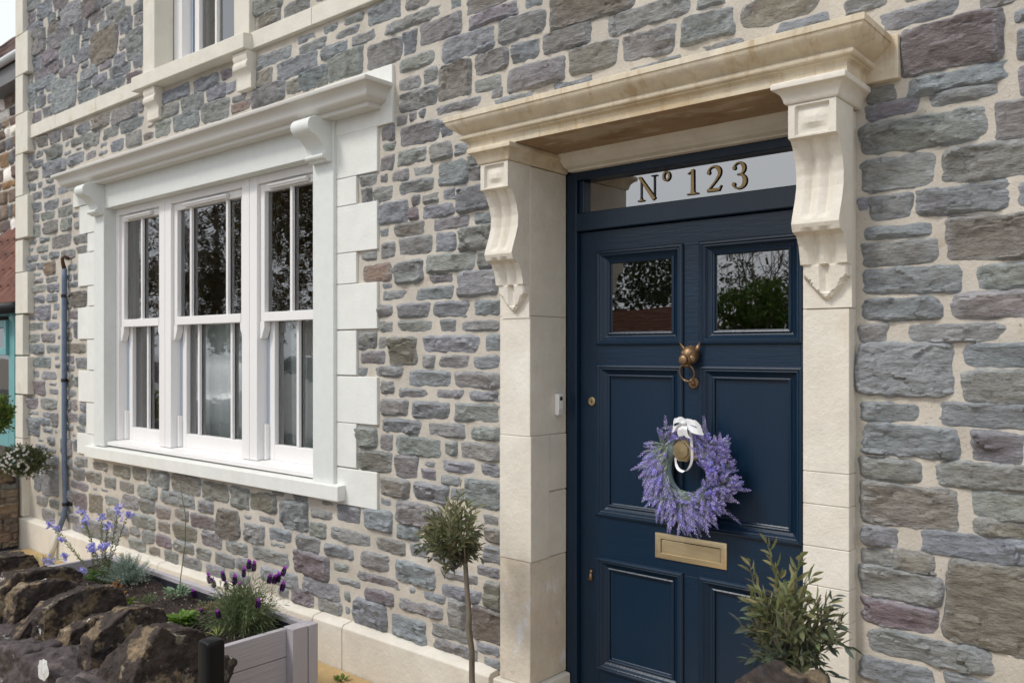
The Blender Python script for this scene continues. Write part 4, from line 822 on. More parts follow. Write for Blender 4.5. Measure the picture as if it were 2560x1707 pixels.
strip(lo, [(kx+.040, .115, 1.27), (kx+.050, .112, 1.20), (kx+.044, .118, 1.145), (kx+.018, .122, 1.112), (kx-.014, .126, 1.118), (kx-.030, .135, 1.150), (kx-.034, .165, 1.18)], [(.0045, .002, .0), (.0045, .002, .001), (.003, .003, .0035), (.0035, .002, -.003)])
lo.build('ribbon_loop', M['ribbon'], WR, smooth=True, fix=False)

# ------------------------------------------------------------------ wooden planter
PXa, PXb, PYa, PYb, PZt = -4.66, -2.885, -1.10, -.555, .45
PL = thing('wooden_planter', 'long lilac-grey painted wooden planter box standing between the stone wall and the house', 'planter', (-3.76, -.83, 0))
nb = 4; bh = PZt/nb
for k_ in range(nb):
    z0, z1 = k_*bh+.0015+.0, (k_+1)*bh-.0015
    MB().box(PXb-.028, PXb, PYa+.02, PYb-.115, z0, z1).build('board', M['wood'], PL, bevel=.002)
    MB().box(PXa, PXa+.028, PYa+.02, PYb-.02, z0, z1).build('board', M['wood'], PL, bevel=.002)
    MB().box(PXa+.03, PXb-.03, PYb-.032, PYb-.004, z0, z1).build('board', M['wood_x'], PL, bevel=.002)
    MB().box(PXa+.03, PXb-.03, PYa, PYa+.028, z0, z1).build('board', M['wood_x'], PL, bevel=.002)
for a in ((PXb-.02, PXb+.045, PYb-.115, PYb-.045), (PXb-.02, PXb+.048, PYb-.042, PYb+.002), (PXa-.045, PXa+.0, PYb-.09, PYb-.0), (PXb-.02, PXb+.045, PYa, PYa+.07), (PXa-.045, PXa, PYa, PYa+.07)):
    MB().box(*a, 0, PZt+.004).build('corner_post', M['wood_z'], PL, bevel=.002)
MB().box(-3.72, -3.66, PYb-.0, PYb+.035, .30, PZt-.012).build('batten', M['wood_z'], PL, bevel=.002)
MB().box(PXa+.03, PXb-.03, PYb-.038, PYb-.034, .33, PZt-.02).build('liner', M['liner'], PL)
so_ = MB(); SZ = .405
so_.grid(lambda u, v: (lambda x, y: (x, y, SZ-.012+.028*noise.noise(Vector((x*4, y*4, 1)))+.010*noise.noise(Vector((x*30, y*30, 2)))+.006*noise.noise(Vector((x*80, y*80, 2)))))(PXa+.03+(PXb-PXa-.06)*u, PYa+.03+(PYb-PYa-.07)*v), 170, 56)
so_.build('soil', M['soil'], None, smooth=True, fix=False, kind='stuff')
ch_ = MB(); rg = random.Random(3)
for i in range(900):
    x, y = rg.uniform(PXa+.05, PXb-.05), rg.uniform(PYa+.05, PYb-.06); s_ = rg.uniform(.002, .006); z = SZ+.002+.02*noise.noise(Vector((x*4, y*4, 1)))
    cc = rg.choice([(.05, .035, .028), (.09, .06, .045), (.30, .27, .24), (.06, .045, .04)]); ch_.cur = (*cc, 1)
    rt = Matrix.Rotation(rg.uniform(0, 3), 3, rv(rg).normalized()); ch_.box(-s_, s_, -s_*.6, s_*.6, -s_*.5, s_*.5, rt, Vector((x, y, z)))
ch_.build('bark_chips', M['drywall'], None, fix=False, kind='stuff')

# ------------------------------------------------------------------ plants in the planter
def shoot(mb, base, tip, rg, n, L_, w, col, spread=.8, start=.1, stemcol=(.12, .13, .06), r0=.0022, end=1.0, sag=0, segs=2, pair=False):
    base, tip = Vector(base), Vector(tip); m_ = (base+tip)/2+rv(rg, .006)+Vector((0, 0, -sag)); pts = []
    for i in range(7):
        t = i/6; pts.append(base*(1-t)**2+m_*2*t*(1-t)+tip*t*t)
    mb.cur = (*jit(rg, stemcol), 1); mb.tube(pts, [r0*(1-.6*i/6) for i in range(7)], 4, cap=False)
    d0 = (tip-base).normalized(); u_ = d0.orthogonal().normalized(); v_ = d0.cross(u_); a = rg.uniform(0, 6)
    for k_ in range(n):
        t = start+(end-start)*k_/max(1, n-1); f = t*6; i = min(5, int(f)); p = pts[i].lerp(pts[i+1], f-i); dd = (pts[i+1]-pts[i]).normalized()
        a += 2.4 if not pair else (math.pi if k_ % 2 else math.pi/2+rg.uniform(-.2, .2)); s1 = u_*math.cos(a)+v_*math.sin(a)
        leaf(mb, p, dd*(1-.25*spread)+s1*spread, s1*.3+dd*-.5+Vector((0, 0, .8)), L_*rg.uniform(.7, 1.2), w*rg.uniform(.8, 1.15), jit(rg, col, .25, .12), rg.uniform(0, .3), segs)
    return pts
# blue speedwell
vb = PZ(258, 1452, .41); VE = thing('speedwell_plant', 'tall speedwell with spikes of small lilac-blue flowers at the far end of the planter', 'plant', vb)
rg = random.Random(5); m1 = MB()
tips = [(200, 1275), (212, 1300), (255, 1290), (270, 1310), (298, 1270), (322, 1283), (122, 1308), (140, 1318), (232, 1372), (256, 1362), (205, 1430)]
fl2 = []
for i, (a, b_) in enumerate(tips):
    bs = vb+Vector((rg.uniform(-.03, .03), rg.uniform(-.03, .03), -.01)); tp = P(a, b_, vb.y+rg.uniform(-.05, .03))
    pts = shoot(m1, bs, tp, rg, 60, .019, .0052, (.11, .14, .035), .7, .12, (.12, .13, .05), .0018)
    fl2.append((pts[-1], pts[-2]))
for i in range(80):
    a = rg.uniform(0, 6.3); p = vb+Vector((math.cos(a)*rg.uniform(0, .07), math.sin(a)*rg.uniform(0, .06), rg.uniform(0, .05)))
    leaf(m1, p, Vector((math.cos(a), math.sin(a), rg.uniform(.1, .9))), Vector((0, 0, 1)), rg.uniform(.025, .045), .016, jit(rg, (.055, .12, .022), .3), .3, 3)
m1.build('stems', M['leaf'], VE, fix=False)
def blossom(c_, r_, n, col, nm, par, flat=.7):
    f_ = MB()
    for _ in range(n):
        p = c_+rv(rg, r_*.55); a = rv(rg).normalized()
        for k_ in range(4):
            dd = Matrix.Rotation(k_*math.pi/2, 3, a) @ a.orthogonal(); leaf(f_, p, dd+a*.4, a, r_*.55, r_*.45, jit(rg, col, .25, .12), .1, 2)
    return f_.build(nm, M['petal'], par, fix=False)
for c_, c2 in fl2: blossom(c_.lerp(c2, .15), .019, 20, (.45, .43, .82), 'flower_spike', VE)
for a, b_ in ((128, 1402), (118, 1403), (205, 1424), (233, 1367), (153, 1347), (160, 1391), (264, 1363)): blossom(P(a, b_, vb.y-.05), .019, 18, (.43, .42, .80), 'flower_spike', VE)
# silver cotton lavender
sb = PZ(318, 1458, .41); SV = MB(); rg = random.Random(6)
for i in range(230):
    a = rg.uniform(0, 6.28); e = rg.uniform(.15, 1.5); d = Vector((math.cos(a)*math.cos(e), math.sin(a)*math.cos(e), math.sin(e)))
    tp = sb+Vector((0, 0, .01))+d*rg.uniform(.085, .150)*(1, 1, 1)[0]; bs = sb+d*.015
    shoot(SV, bs, tp, rg, 20, .011, .0032, (.34, .42, .36), .8, .2, (.25, .3, .24), .0012)
tag(SV.build('silver_shrub', M['leaf'], None, base=sb, fix=False), 'low silver-grey feathery cotton lavender beside the speedwell', 'plant')
# butterfly lavender
lb = PZ(605, 1572, .41); LV = thing('butterfly_lavender', 'bushy lavender with dark plum flower heads at the near end of the planter', 'plant', lb)
rg = random.Random(8); m2 = MB()
def C3(x, y): return (x*SC, 1040+y*SC)
heads = [(1235, 965), (1318, 950), (1463, 880), (1491, 893), (1432, 930), (1334, 1005), (1380, 972), (1408, 1018), (1458, 1040), (1580, 965), (1610, 965), (1632, 957), (1660, 920), (1655, 1008), (1514, 1107), (1206, 1158), (1290, 1166), (1145, 1052), (1262, 990)]
hp = []
for x, y in heads:
    a, b_ = C3(x, y); yy = lb.y+rg.uniform(-.10, .10) if y < 1100 else lb.y-rg.uniform(.08, .14)
    tp = P(a, b_, yy); bs = lb+Vector((rg.uniform(-.05, .05), rg.uniform(-.05, .05), 0)); low = tp-Vector((0, 0, .012))
    pts = shoot(m2, bs, low, rg, 16, .030, .0035, (.14, .17, .085), .75, .15, (.16, .19, .08), .0014, .75); hp.append((low, (pts[-1]-pts[-3]).normalized()))
for i in range(210):
    a = rg.uniform(0, 6.28); e = rg.uniform(.1, 1.45); d = Vector((math.cos(a)*math.cos(e), math.sin(a)*math.cos(e)*.8, math.sin(e)*.95)); L_ = rg.uniform(.11, .235)
    shoot(m2, lb+d*.02, lb+d*L_, rg, 18, .034, .0042, (.15, .19, .09), .8, .25, (.14, .17, .08), .0013)
m2.build('foliage', M['leaf'], LV, fix=False)
for p, d in hp:
    h = MB(); d = (d+Vector((0, 0, 1.2))).normalized(); u_ = d.orthogonal().normalized(); v_ = d.cross(u_)
    for ring in range(7):
        for k_ in range(7):
            a = k_*.9+ring*.45; r_ = .0065*math.sin(math.pi*(ring+1.2)/8.5); s1 = u_*math.cos(a)+v_*math.sin(a)
            leaf(h, p+d*(ring*.0045)+s1*r_*.6, s1+d*.8, s1, .0095, .008, jit(rg, (.045, .012, .07), .4), 0, 2)
    for k_ in range(6):
        a = k_*1.05; s1 = u_*math.cos(a)+v_*math.sin(a); leaf(h, p+d*.029, d+s1*rg.uniform(.3, .8), s1, rg.uniform(.013, .021), .008, jit(rg, (.42, .085, .52), .25), .1, 2)
    h.build('flower_head', M['petal'], LV, fix=False)
# small plants
def clump(name, label, px, py, n, L_, w, col, r_, up=.6, Z=.415, segs=2, curl=.2, seed=1, mt='leaf', cat='plant'):
    rg = random.Random(seed); b_ = PZ(px, py, Z); q = MB()
    for i in range(n):
        a = rg.uniform(0, 6.28); d = Vector((math.cos(a), math.sin(a), rg.uniform(.1, 1.5)*up)); rr = r_*math.sqrt(rg.random())
        leaf(q, b_+Vector((math.cos(a)*rr, math.sin(a)*rr, rg.uniform(0, r_*.7))), d, Vector((0, 0, 1)), L_*rg.uniform(.7, 1.25), w*rg.uniform(.7, 1.2), jit(rg, col, .3), rg.uniform(0, curl), segs)
    return tag(q.build(name, M[mt], None, base=b_, fix=False), label, cat)
clump('green_leafy_plant', 'bright green leafy seedling in front of the rocks mid planter', 452, 1562, 100, .036, .030, (.12, .22, .028), .045, .7, segs=3, seed=21)
clump('pale_leaf_plant', 'pale grey-green frilly rosette at the foot of the thin grass stalk', 443, 1492, 90, .026, .012, (.22, .32, .19), .050, .9, segs=3, seed=22)
clump('thyme_plant', 'small dark green needle-leaved tuft left of the frilly rosette', 372, 1508, 130, .022, .0028, (.10, .15, .05), .035, 1.4, seed=23)
clump('dry_fern', 'small browned feathery plant at the left foot of the bushy lavender', 523, 1535, 170, .024, .005, (.22, .15, .075), .050, 1.0, seed=24)
clump('yellow_seedling', 'tiny yellow-green seedling beside the black post', 542, 1590, 14, .045, .006, (.26, .33, .09), .012, 1.0, seed=25)
clump('bright_seedling', 'tiny lime green seedling just behind the dark rocks', 321, 1508, 14, .028, .018, (.16, .26, .03), .016, .8, segs=3, seed=26)
clump('grass_tuft', 'tuft of pale yellow-green grass at the far corner of the planter', 108, 1418, 90, .085, .004, (.26, .28, .12), .06, .8, Z=.41, curl=.8, seed=27)
q = MB(); gb_ = PZ(447, 1490, .41); pts = [gb_, P(452, 1440, gb_.y), P(463, 1360, gb_.y), P(464, 1290, gb_.y-.01), P(455, 1240, gb_.y-.02), P(450, 1205, gb_.y-.02)]
q.cur = (.14, .19, .06, 1); q.tube(pts, [.0024, .0022, .0020, .0018, .0014, .0008], 5)
for k_ in range(14): leaf(q, pts[4].lerp(pts[5], k_/14), Vector((rg.uniform(-.5, .5), rg.uniform(-.5, .5), 1)), Vector((1, 0, 0)), .007, .002, (.16, .18, .09))
tag(q.build('grass_stalk', M['leaf'], None, base=gb_, fix=False), 'single tall thin green grass stalk rising in front of the wall', 'plant')
rg = random.Random(9); DF = thing('dried_flower_plant', 'cluster of dried orange-brown flower heads above the dark rocks', 'plant', PZ(290, 1475, .42))
for a, b_ in ((285, 1458), (295, 1453), (303, 1464), (290, 1465), (313, 1480)):
    p = P(a, b_, DF.location.y); q = MB(); q.cur = (.16, .13, .07, 1); q.tube([DF.location+Vector((0, 0, -.02)), p], .0012, 4)
    for i in range(40): leaf(q, p, rv(rg).normalized()+Vector((0, 0, .4)), rv(rg), .0095, .004, jit(rg, (.50, .25, .095), .3), 0, 2)
    q.build('flower_head', M['petal'], DF, fix=False)
clump('weed', 'tiny green weed in the paving joint beside the plinth', 852, 1702, 24, .03, .012, (.12, .20, .03), .02, .9, Z=.01, segs=3, seed=29)
# ------------------------------------------------------------------ olive trees
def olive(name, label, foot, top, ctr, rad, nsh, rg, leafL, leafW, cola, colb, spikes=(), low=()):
    T = thing(name, label, 'olive tree', foot); foot, top, ctr = Vector(foot), Vector(top), Vector(ctr)
    q = MB(); pts = [foot]+[foot.lerp(top, t)+Vector((rg.uniform(-.006, .006), rg.uniform(-.006, .006), 0)) for t in (.2, .4, .55, .62, .8)]+[top]
    q.tube(pts, [.012, .0115, .011, .0125, .0105, .010, .009], 9)
    for i in range(7):
        a = rg.uniform(0, 6.28); e = ctr+Vector((math.cos(a)*rad.x*.6, math.sin(a)*rad.y*.6, rg.uniform(-.2, .8)*rad.z)); m_ = top.lerp(e, .5)+Vector((0, 0, -.01)); q.tube([top-Vector((0, 0, .01)), m_, e], [.006, .004, .002], 5)
    q.build('trunk', M['bark'], T, smooth=True)
    lm = MB()
    def one(bs, tp, n, k=1.0, col=None):
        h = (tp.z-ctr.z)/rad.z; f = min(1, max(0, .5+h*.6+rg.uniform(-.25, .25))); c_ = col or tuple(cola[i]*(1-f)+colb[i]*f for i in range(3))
        shoot(lm, bs, tp, rg, n, leafL*k, leafW*k, c_, .75, .12, (.16, .15, .09), .0016, 1.0, 0, 3, True)
    for i in range(nsh):
        d = rv(rg).normalized(); rr = rg.uniform(.45, 1.0)**.6
        tp = ctr+Vector((d.x*rad.x, d.y*rad.y, d.z*rad.z))*rr*rg.uniform(.85, 1.08)
        if tp.z < ctr.z-rad.z*.75 and rg.random() < .5: continue
        dirn = (d*.7+Vector((0, 0, .65))+rv(rg, .25)).normalized(); bs = tp-dirn*rg.uniform(.05, .085)*(leafL/.034)
        one(bs, tp, 9)
    for b_, t_, n in spikes: one(Vector(b_), Vector(t_), n, 1.0)
    for b_, t_, n in low: one(Vector(b_), Vector(t_), n, 1.0, cola)
    lm.build('crown', M['leaf'], T, fix=False, kind='stuff')
    return T
def pot(name, label, c_, r_, h):
    q = MB(); q.lathe([(r_*.72, 0), (r_*.78, .01), (r_*.97, h-.05), (r_, h-.045), (r_*1.03, h-.04), (r_*1.03, h), (r_*.95, h), (r_*.93, h-.035), (.01, h-.03)], (c_[0], c_[1], 0), 'Z', 36)
    return tag(q.build(name, M['pot'], None, base=(c_[0], c_[1], 0), smooth=False, bevel=.002), label, 'plant pot')
rg = random.Random(31); Yt = -.33
f0 = P(1190, 1760, Yt); t0 = P(1163, 1405, Yt); c0 = P(1138, 1335, Yt)
pot('plant_pot', 'dark grey pot under the small round-headed olive between planter and door', (f0.x, Yt), .16, f0.z+.012)
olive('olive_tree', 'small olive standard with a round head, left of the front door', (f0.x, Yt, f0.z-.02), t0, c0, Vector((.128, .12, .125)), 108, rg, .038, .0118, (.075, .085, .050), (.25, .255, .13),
      spikes=[(P(1135, 1290, Yt), P(1152, 1222, Yt), 10), (P(1120, 1300, Yt), P(1125, 1248, Yt), 8), (P(1160, 1290, Yt), P(1172, 1255, Yt), 8)],
      low=[(P(1110, 1370, Yt), P(1050, 1358, Yt), 10), (P(1115, 1380, Yt), P(1062, 1344, Yt), 10), (P(1110, 1375, Yt), P(1045, 1372, Yt-.03), 9), (P(1115, 1385, Yt), P(1072, 1395, Yt), 8), (P(1170, 1385, Yt), P(1205, 1395, Yt), 8)])
tb = MB().box(t0.x-.008, t0.x+.018, Yt-.016, Yt+.012, 0, .012); 
rg = random.Random(41); Yt = -.52
f1 = P(1968, 1690, Yt); c1 = P(1976, 1560, Yt)
pot('plant_pot', 'dark grey pot under the spiky olive in front of the right door pillar', (f1.x, Yt), .16, max(.42, f1.z-.08))
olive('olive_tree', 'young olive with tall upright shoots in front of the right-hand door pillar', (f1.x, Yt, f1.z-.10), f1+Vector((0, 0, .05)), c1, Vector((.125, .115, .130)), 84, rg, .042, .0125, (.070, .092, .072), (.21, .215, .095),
      spikes=[(P(1900, 1490, Yt), P(1875, 1405, Yt), 9), (P(1945, 1470, Yt), P(1918, 1358, Yt), 12), (P(1990, 1460, Yt), P(1998, 1392, Yt), 9), (P(1995, 1480, Yt), P(2030, 1440, Yt), 7), (P(1940, 1480, Yt), P(1950, 1440, Yt), 7)],
      low=[(P(2035, 1600, Yt), P(2118, 1615, Yt), 9), (P(2040, 1590, Yt), P(2105, 1555, Yt), 9), (P(1920, 1640, Yt), P(1868, 1652, Yt), 9), (P(1915, 1580, Yt), P(1850, 1560, Yt), 9), (P(1930, 1640, Yt), P(1920, 1675, Yt), 8), (P(2030, 1640, Yt), P(2080, 1690, Yt), 9), (P(2040, 1560, Yt), P(2085, 1490, Yt), 9), (P(1920, 1545, Yt), P(1878, 1520, Yt), 8)])

# ------------------------------------------------------------------ rough stones of the boundary wall
def texs():
    a = bpy.data.textures.new('rock_lumps', 'CLOUDS'); a.noise_scale = .09; a.noise_depth = 3
    b_ = bpy.data.textures.new('rock_facets', 'CLOUDS'); b_.noise_scale = .12; b_.noise_basis = 'VORONOI_F1'; b_.noise_type = 'HARD_NOISE'; b_.noise_depth = 2
    c_ = bpy.data.textures.new('rock_grain', 'CLOUDS'); c_.noise_scale = .03; c_.noise_depth = 4; c_.noise_basis = 'VORONOI_F2_F1'; c_.noise_type = 'HARD_NOISE'
    d_ = bpy.data.textures.new('rock_chips', 'CLOUDS'); d_.noise_scale = .045; d_.noise_depth = 5; d_.noise_type = 'HARD_NOISE'
    return a, b_, c_, d_
TX = texs()
def rocky(o, vox, a1=.022, a2=.020, a3=.006):
    m_ = o.modifiers.new('r', 'REMESH'); m_.mode = 'VOXEL'; m_.voxel_size = vox; m_.use_smooth_shade = True
    s_ = o.modifiers.new('s', 'SMOOTH'); s_.factor = .5; s_.iterations = 1
    for t, a in zip(TX, (a1, a2, a3, .010)):
        d = o.modifiers.new('d', 'DISPLACE'); d.texture = t; d.strength = a; d.mid_level = .5 if t is not TX[1] else .25; d.texture_coords = 'GLOBAL'
    return o
def slabrock(par, Xk, T, poly, m='rock', taper=.0, vox=.005):
    q = MB(); pp = [PX(x*.2978, 1240+y*.2978, Xk) for x, y in poly]; n = len(pp)
    cy = sum(p.y for p in pp)/n; cz = sum(p.z for p in pp)/n
    vs = [(p.x, p.y, p.z) for p in pp]+[(p.x-T, cy+(p.y-cy)*(1-taper)-.01, cz+(p.z-cz)*(1-taper*1.2)-.012) for p in pp]
    q.add(vs, [tuple(range(n)), tuple(range(2*n-1, n-1, -1))]+[(i, (i+1) % n, n+(i+1) % n, n+i) for i in range(n)])
    return rocky(q.build('coping_stone', M[m], par), vox)
BW_ = thing('boundary_wall', 'low dark gritstone wall with tilted slabs along its top and pale lichen spots', 'stone wall', (-3.4, -1.3, 0))
def xat(zx, zy, Y): return P(zx*.2978, 1240+zy*.2978, Y).x
slabrock(BW_, xat(690, 650, -1.08), .12, [(-60, 830), (30, 760), (150, 640), (360, 615), (590, 592), (700, 640), (690, 720), (420, 860), (250, 1000), (110, 1130), (-60, 1200)])
slabrock(BW_, xat(700, 750, -1.12), .095, [(95, 1215), (110, 1010), (150, 815), (250, 740), (400, 712), (560, 700), (690, 742), (700, 800), (500, 900), (350, 1000), (230, 1130), (150, 1290)])
slabrock(BW_, xat(520, 850, -1.27), .07, [(150, 1195), (240, 1060), (330, 960), (400, 875), (520, 850), (500, 960), (400, 1150), (230, 1290)])
slabrock(BW_, xat(950, 745, -1.12), .095, [(380, 960), (520, 855), (760, 762), (950, 748), (1030, 800), (1060, 910), (1000, 965), (700, 1085), (600, 1160), (540, 1330), (500, 1400), (390, 1350), (360, 1180)])
slabrock(BW_, xat(1000, 970, -1.17), .09, [(530, 1425), (560, 1270), (600, 1130), (760, 1045), (1000, 972), (1080, 930), (1060, 1050), (860, 1150), (780, 1300), (750, 1420), (640, 1510), (560, 1490)])
slabrock(BW_, xat(1400, 960, -1.13), .095, [(750, 1540), (765, 1350), (790, 1200), (850, 1130), (960, 1060), (1090, 940), (1250, 920), (1380, 955), (1440, 1090), (1330, 1160), (1200, 1260), (1000, 1420), (900, 1600), (800, 1700)])
slabrock(BW_, xat(1330, 1120, -1.24), .08, [(890, 1600), (930, 1440), (1010, 1350), (1130, 1255), (1320, 1115), (1400, 1120), (1380, 1300), (1200, 1500), (1100, 1750), (900, 1750)])
slabrock(BW_, -2.46, .13, [(1100, 1600), (1150, 1430), (1220, 1290), (1350, 1100), (1480, 1150), (1650, 1200), (1700, 1290), (1850, 1330), (1995, 1385), (1985, 1440), (1930, 1580), (1880, 1750), (1300, 1800), (1080, 1750)], m='rock', vox=.005)
slabrock(BW_, xat(1740, 1150, -1.12), .16, [(1440, 1150), (1480, 1125), (1600, 1118), (1720, 1135), (1765, 1180), (1700, 1240), (1480, 1240)])
slabrock(BW_, xat(285, 485, -1.05), .16, [(-80, 525), (60, 505), (285, 485), (330, 540), (355, 610), (280, 660), (100, 680), (-80, 720)])
slabrock(BW_, xat(160, 650, -1.13), .095, [(-80, 690), (60, 655), (130, 640), (190, 670), (60, 790), (-80, 860)])
rg = random.Random(77)
x = -5.4
def boulder(par, x0, x1, y0, y1, z0, z1, m='rock2', vox=.009, nm='wall_stone'):
    q = MB(); q.box(x0, x1, y0, y1, z0, z1); q.v = [(a+rg.uniform(-.03, .03), b_+rg.uniform(-.02, .02), c_+rg.uniform(-.02, .02)) for a, b_, c_ in q.v]
    return rocky(q.build(nm, M[m], par), vox, .035, .025, .008)
while x < -2.45:
    wd = rg.uniform(.22, .44); z = -.03
    for h in (.17, .17, .16):
        boulder(BW_, x, x+wd, -1.50, -1.14, z, z+h); z += h
    x += wd*.96
q = MB(); lp_ = P(107, 1672, -1.512)
vs = [tuple(lp_+Vector((0, -.004, 0)))]; nL = 26
for i in range(nL):
    a = 2*math.pi*i/nL; r_ = .034*(1+.35*noise.noise(Vector((math.cos(a)*1.7, math.sin(a)*1.7, 4)))+rg.uniform(-.07, .07)); vs.append((lp_.x+r_*1.25*math.cos(a)+.012*math.sin(a), lp_.y, lp_.z+r_*math.sin(a)*1.2))
q.add(vs, [(0, i+1, (i+1) % nL+1) for i in range(nL)])
LI = q.build('lichen_patch', M['lichen'], BW_, fix=False, smooth=True)
m_ = LI.modifiers.new('sub', 'SUBSURF'); m_.levels = m_.render_levels = 3; m_.subdivision_type = 'SIMPLE'
# gate pier stone bottom right
GP = thing('gate_pier', 'brown rough stone pier top at the bottom edge in front of the right-hand olive', 'stone wall', (-.55, -1.3, 0))
q = MB(); yk = -1.30; poly = [(1790, 1760), (1812, 1722), (1834, 1688), (1850, 1674), (1866, 1680), (1884, 1698), (1915, 1712), (1945, 1722), (1950, 1770), (1800, 1800)]
pp = [P(a, b_+14, yk) for a, b_ in poly]; n = len(pp); q.add([tuple(p) for p in pp]+[(p.x, p.y+.15, p.z-.01) for p in pp], [tuple(range(n)), tuple(range(2*n-1, n-1, -1))]+[(i, (i+1) % n, n+(i+1) % n, n+i) for i in range(n)])
rocky(q.build('coping_stone', M['rock'], GP), .005, .008, .006, .003)
q = MB(); poly = [(1925, 1745), (1930, 1712), (1948, 1703), (1975, 1706), (1990, 1716), (2005, 1735), (2010, 1770), (1930, 1770)]
pp = [P(a, b_+12, yk+.10) for a, b_ in poly]; n = len(pp); q.add([tuple(p) for p in pp]+[(p.x, p.y+.15, p.z-.01) for p in pp], [tuple(range(n)), tuple(range(2*n-1, n-1, -1))]+[(i, (i+1) % n, n+(i+1) % n, n+i) for i in range(n)])
rocky(q.build('coping_stone', M['rock'], GP), .005, .008, .006, .003)
zt_ = min(p.z for p in pp)-.0
for k_ in range(3): boulder(GP, -.70, -.33, -1.42, -1.05, k_*.29-.02, min((k_+1)*.29, .86), 'rock', .014)
# black gate post
q = MB(); gx = P(493, 1700, -1.60).x; q.rings([(0, 0, 0, 0, 0)]*0) if False else None
hw = .0235; vs = []; r_ = .007
def rr(s, z): 
    o = []
    for cx_, cy_, a0 in ((hw-r_, hw-r_, 0), (-hw+r_, hw-r_, 90), (-hw+r_, -hw+r_, 180), (hw-r_, -hw+r_, 270)):
        for k_ in range(4): a = R(a0+30*k_); o.append(((cx_*s+r_*s*math.cos(a)), (cy_*s+r_*s*math.sin(a)), z))
    return o
zt_ = P(525, 1598, -1.58).z; lv_ = [(1, -.02), (1, zt_-.012), (.985, zt_-.006), (.93, zt_-.002), (.82, zt_)]
for s_, z in lv_: vs += rr(s_, z)
q.add([(a+gx+hw, b_-1.60+hw, c_) for a, b_, c_ in vs], [(i*16+k_, i*16+(k_+1) % 16, (i+1)*16+(k_+1) % 16, (i+1)*16+k_) for i in range(len(lv_)-1) for k_ in range(16)]+[tuple((len(lv_)-1)*16+k_ for k_ in range(16))])
tag(q.build('gate_post', M['blackmetal'], None, base=(gx+hw, -1.6+hw, 0), smooth=True), 'black square metal post with a rounded top in front of the stone wall', 'post')

# ------------------------------------------------------------------ dividing wall, daisies and shrub at the left end
DV = thing('dividing_wall', 'dry-stacked slate wall abutting the left corner of the house', 'stone wall', (-7.6, -.6, 0))
MB().box(-7.95, -7.42, -1.25, -.075, -.02, .52).build('wall_core', M['liner'], DV)
rg = random.Random(51); z = 0
dc = [(.11, .105, .10), (.16, .13, .10), (.19, .145, .11), (.085, .088, .095), (.14, .115, .095), (.20, .16, .12)]
while z < .50:
    h = rg.uniform(.035, .085); y = -1.25
    while y < -.10:
        wd = rg.uniform(.14, .34); y1 = min(y+wd, -.072); q = MB()
        COLS['t'] = rg.choice(dc)
        stone_mesh(q, y+.002, y1-.002, z+.002, z+h-.002, 't', rg.randint(1, 9999), near=.95, axis=lambda a, b_, c_: (-7.41-b_*2.2, a, c_), proud=.012)
        q.build('wall_stone', M['drywall'], DV, smooth=True, fix=False); y = y1
    z += h
rocky(MB().box(-7.75, -7.40, -.62, -.09, .50, .64).build('cap_stone', M['rock'], DV), .012, .03, .02)
rocky(MB().box(-7.75, -7.38, -1.2, -.66, .50, .66).build('cap_stone', M['rock'], DV), .012, .03, .02)
def bush(name, label, c_, r_, n, L_, w, col, seed, flowers=0):
    rg = random.Random(seed); T = thing(name, label, 'bush', c_); c_ = Vector(c_); q = MB()
    for i in range(n):
        d = rv(rg).normalized(); p = c_+Vector((d.x*r_[0], d.y*r_[1], d.z*r_[2]))*rg.uniform(.35, 1)**.5*(1+.75*noise.noise(d*2.4+Vector((seed, 0, 0))))
        leaf(q, p, d+rv(rg, .5)+Vector((0, 0, .3)), rv(rg), L_*rg.uniform(.6, 1.3), w*rg.uniform(.7, 1.2), jit(rg, col, .45, .15), .2)
    for i in range(14):
        d = rv(rg).normalized(); q.cur = (.08, .07, .05, 1); q.tube([c_+Vector((0, 0, -r_[2])), c_+Vector((d.x*r_[0], d.y*r_[1], d.z*r_[2]))*.8], [.004, .002], 4)
    q.build('foliage', M['leaf'], T, fix=False, kind='stuff')
    for i in range(flowers):
        d = rv(rg).normalized(); d.y = -abs(d.y); 
        if i % 3: d.x = abs(d.x)
        p = c_+Vector((d.x*r_[0], d.y*r_[1], d.z*r_[2]))*1.06; f_ = MB(); ax = (d*.5+Vector((.5, -.6, .3))).normalized(); u_ = ax.orthogonal().normalized()
        for k_ in range(9):
            dd = Matrix.Rotation(k_*.698, 3, ax) @ u_; leaf(f_, p, dd, ax, .011, .005, (.74, .72, .72), .1)
        f_.cur = (.6, .42, .08, 1); ell(f_, p+ax*.001, (.003, .003, .003), 6, 4); f_.build('daisy', M['petal'], T, fix=False)
    return T
dcx = P(58, 1142, -.22)
bush('daisy_bush', 'mound of small white daisies tumbling over the top of the dividing wall', (dcx.x, -.22, dcx.z-.03), (.14, .15, .105), 3600, .024, .010, (.085, .105, .045), 61, 70)
sc_ = P(5, 1040, -.42)
bush('evergreen_shrub', 'bright green shrub at the left edge in front of the teal porch', (sc_.x-.10, -.42, sc_.z), (.07, .09, .13), 1500, .03, .016, (.10, .16, .03), 62)

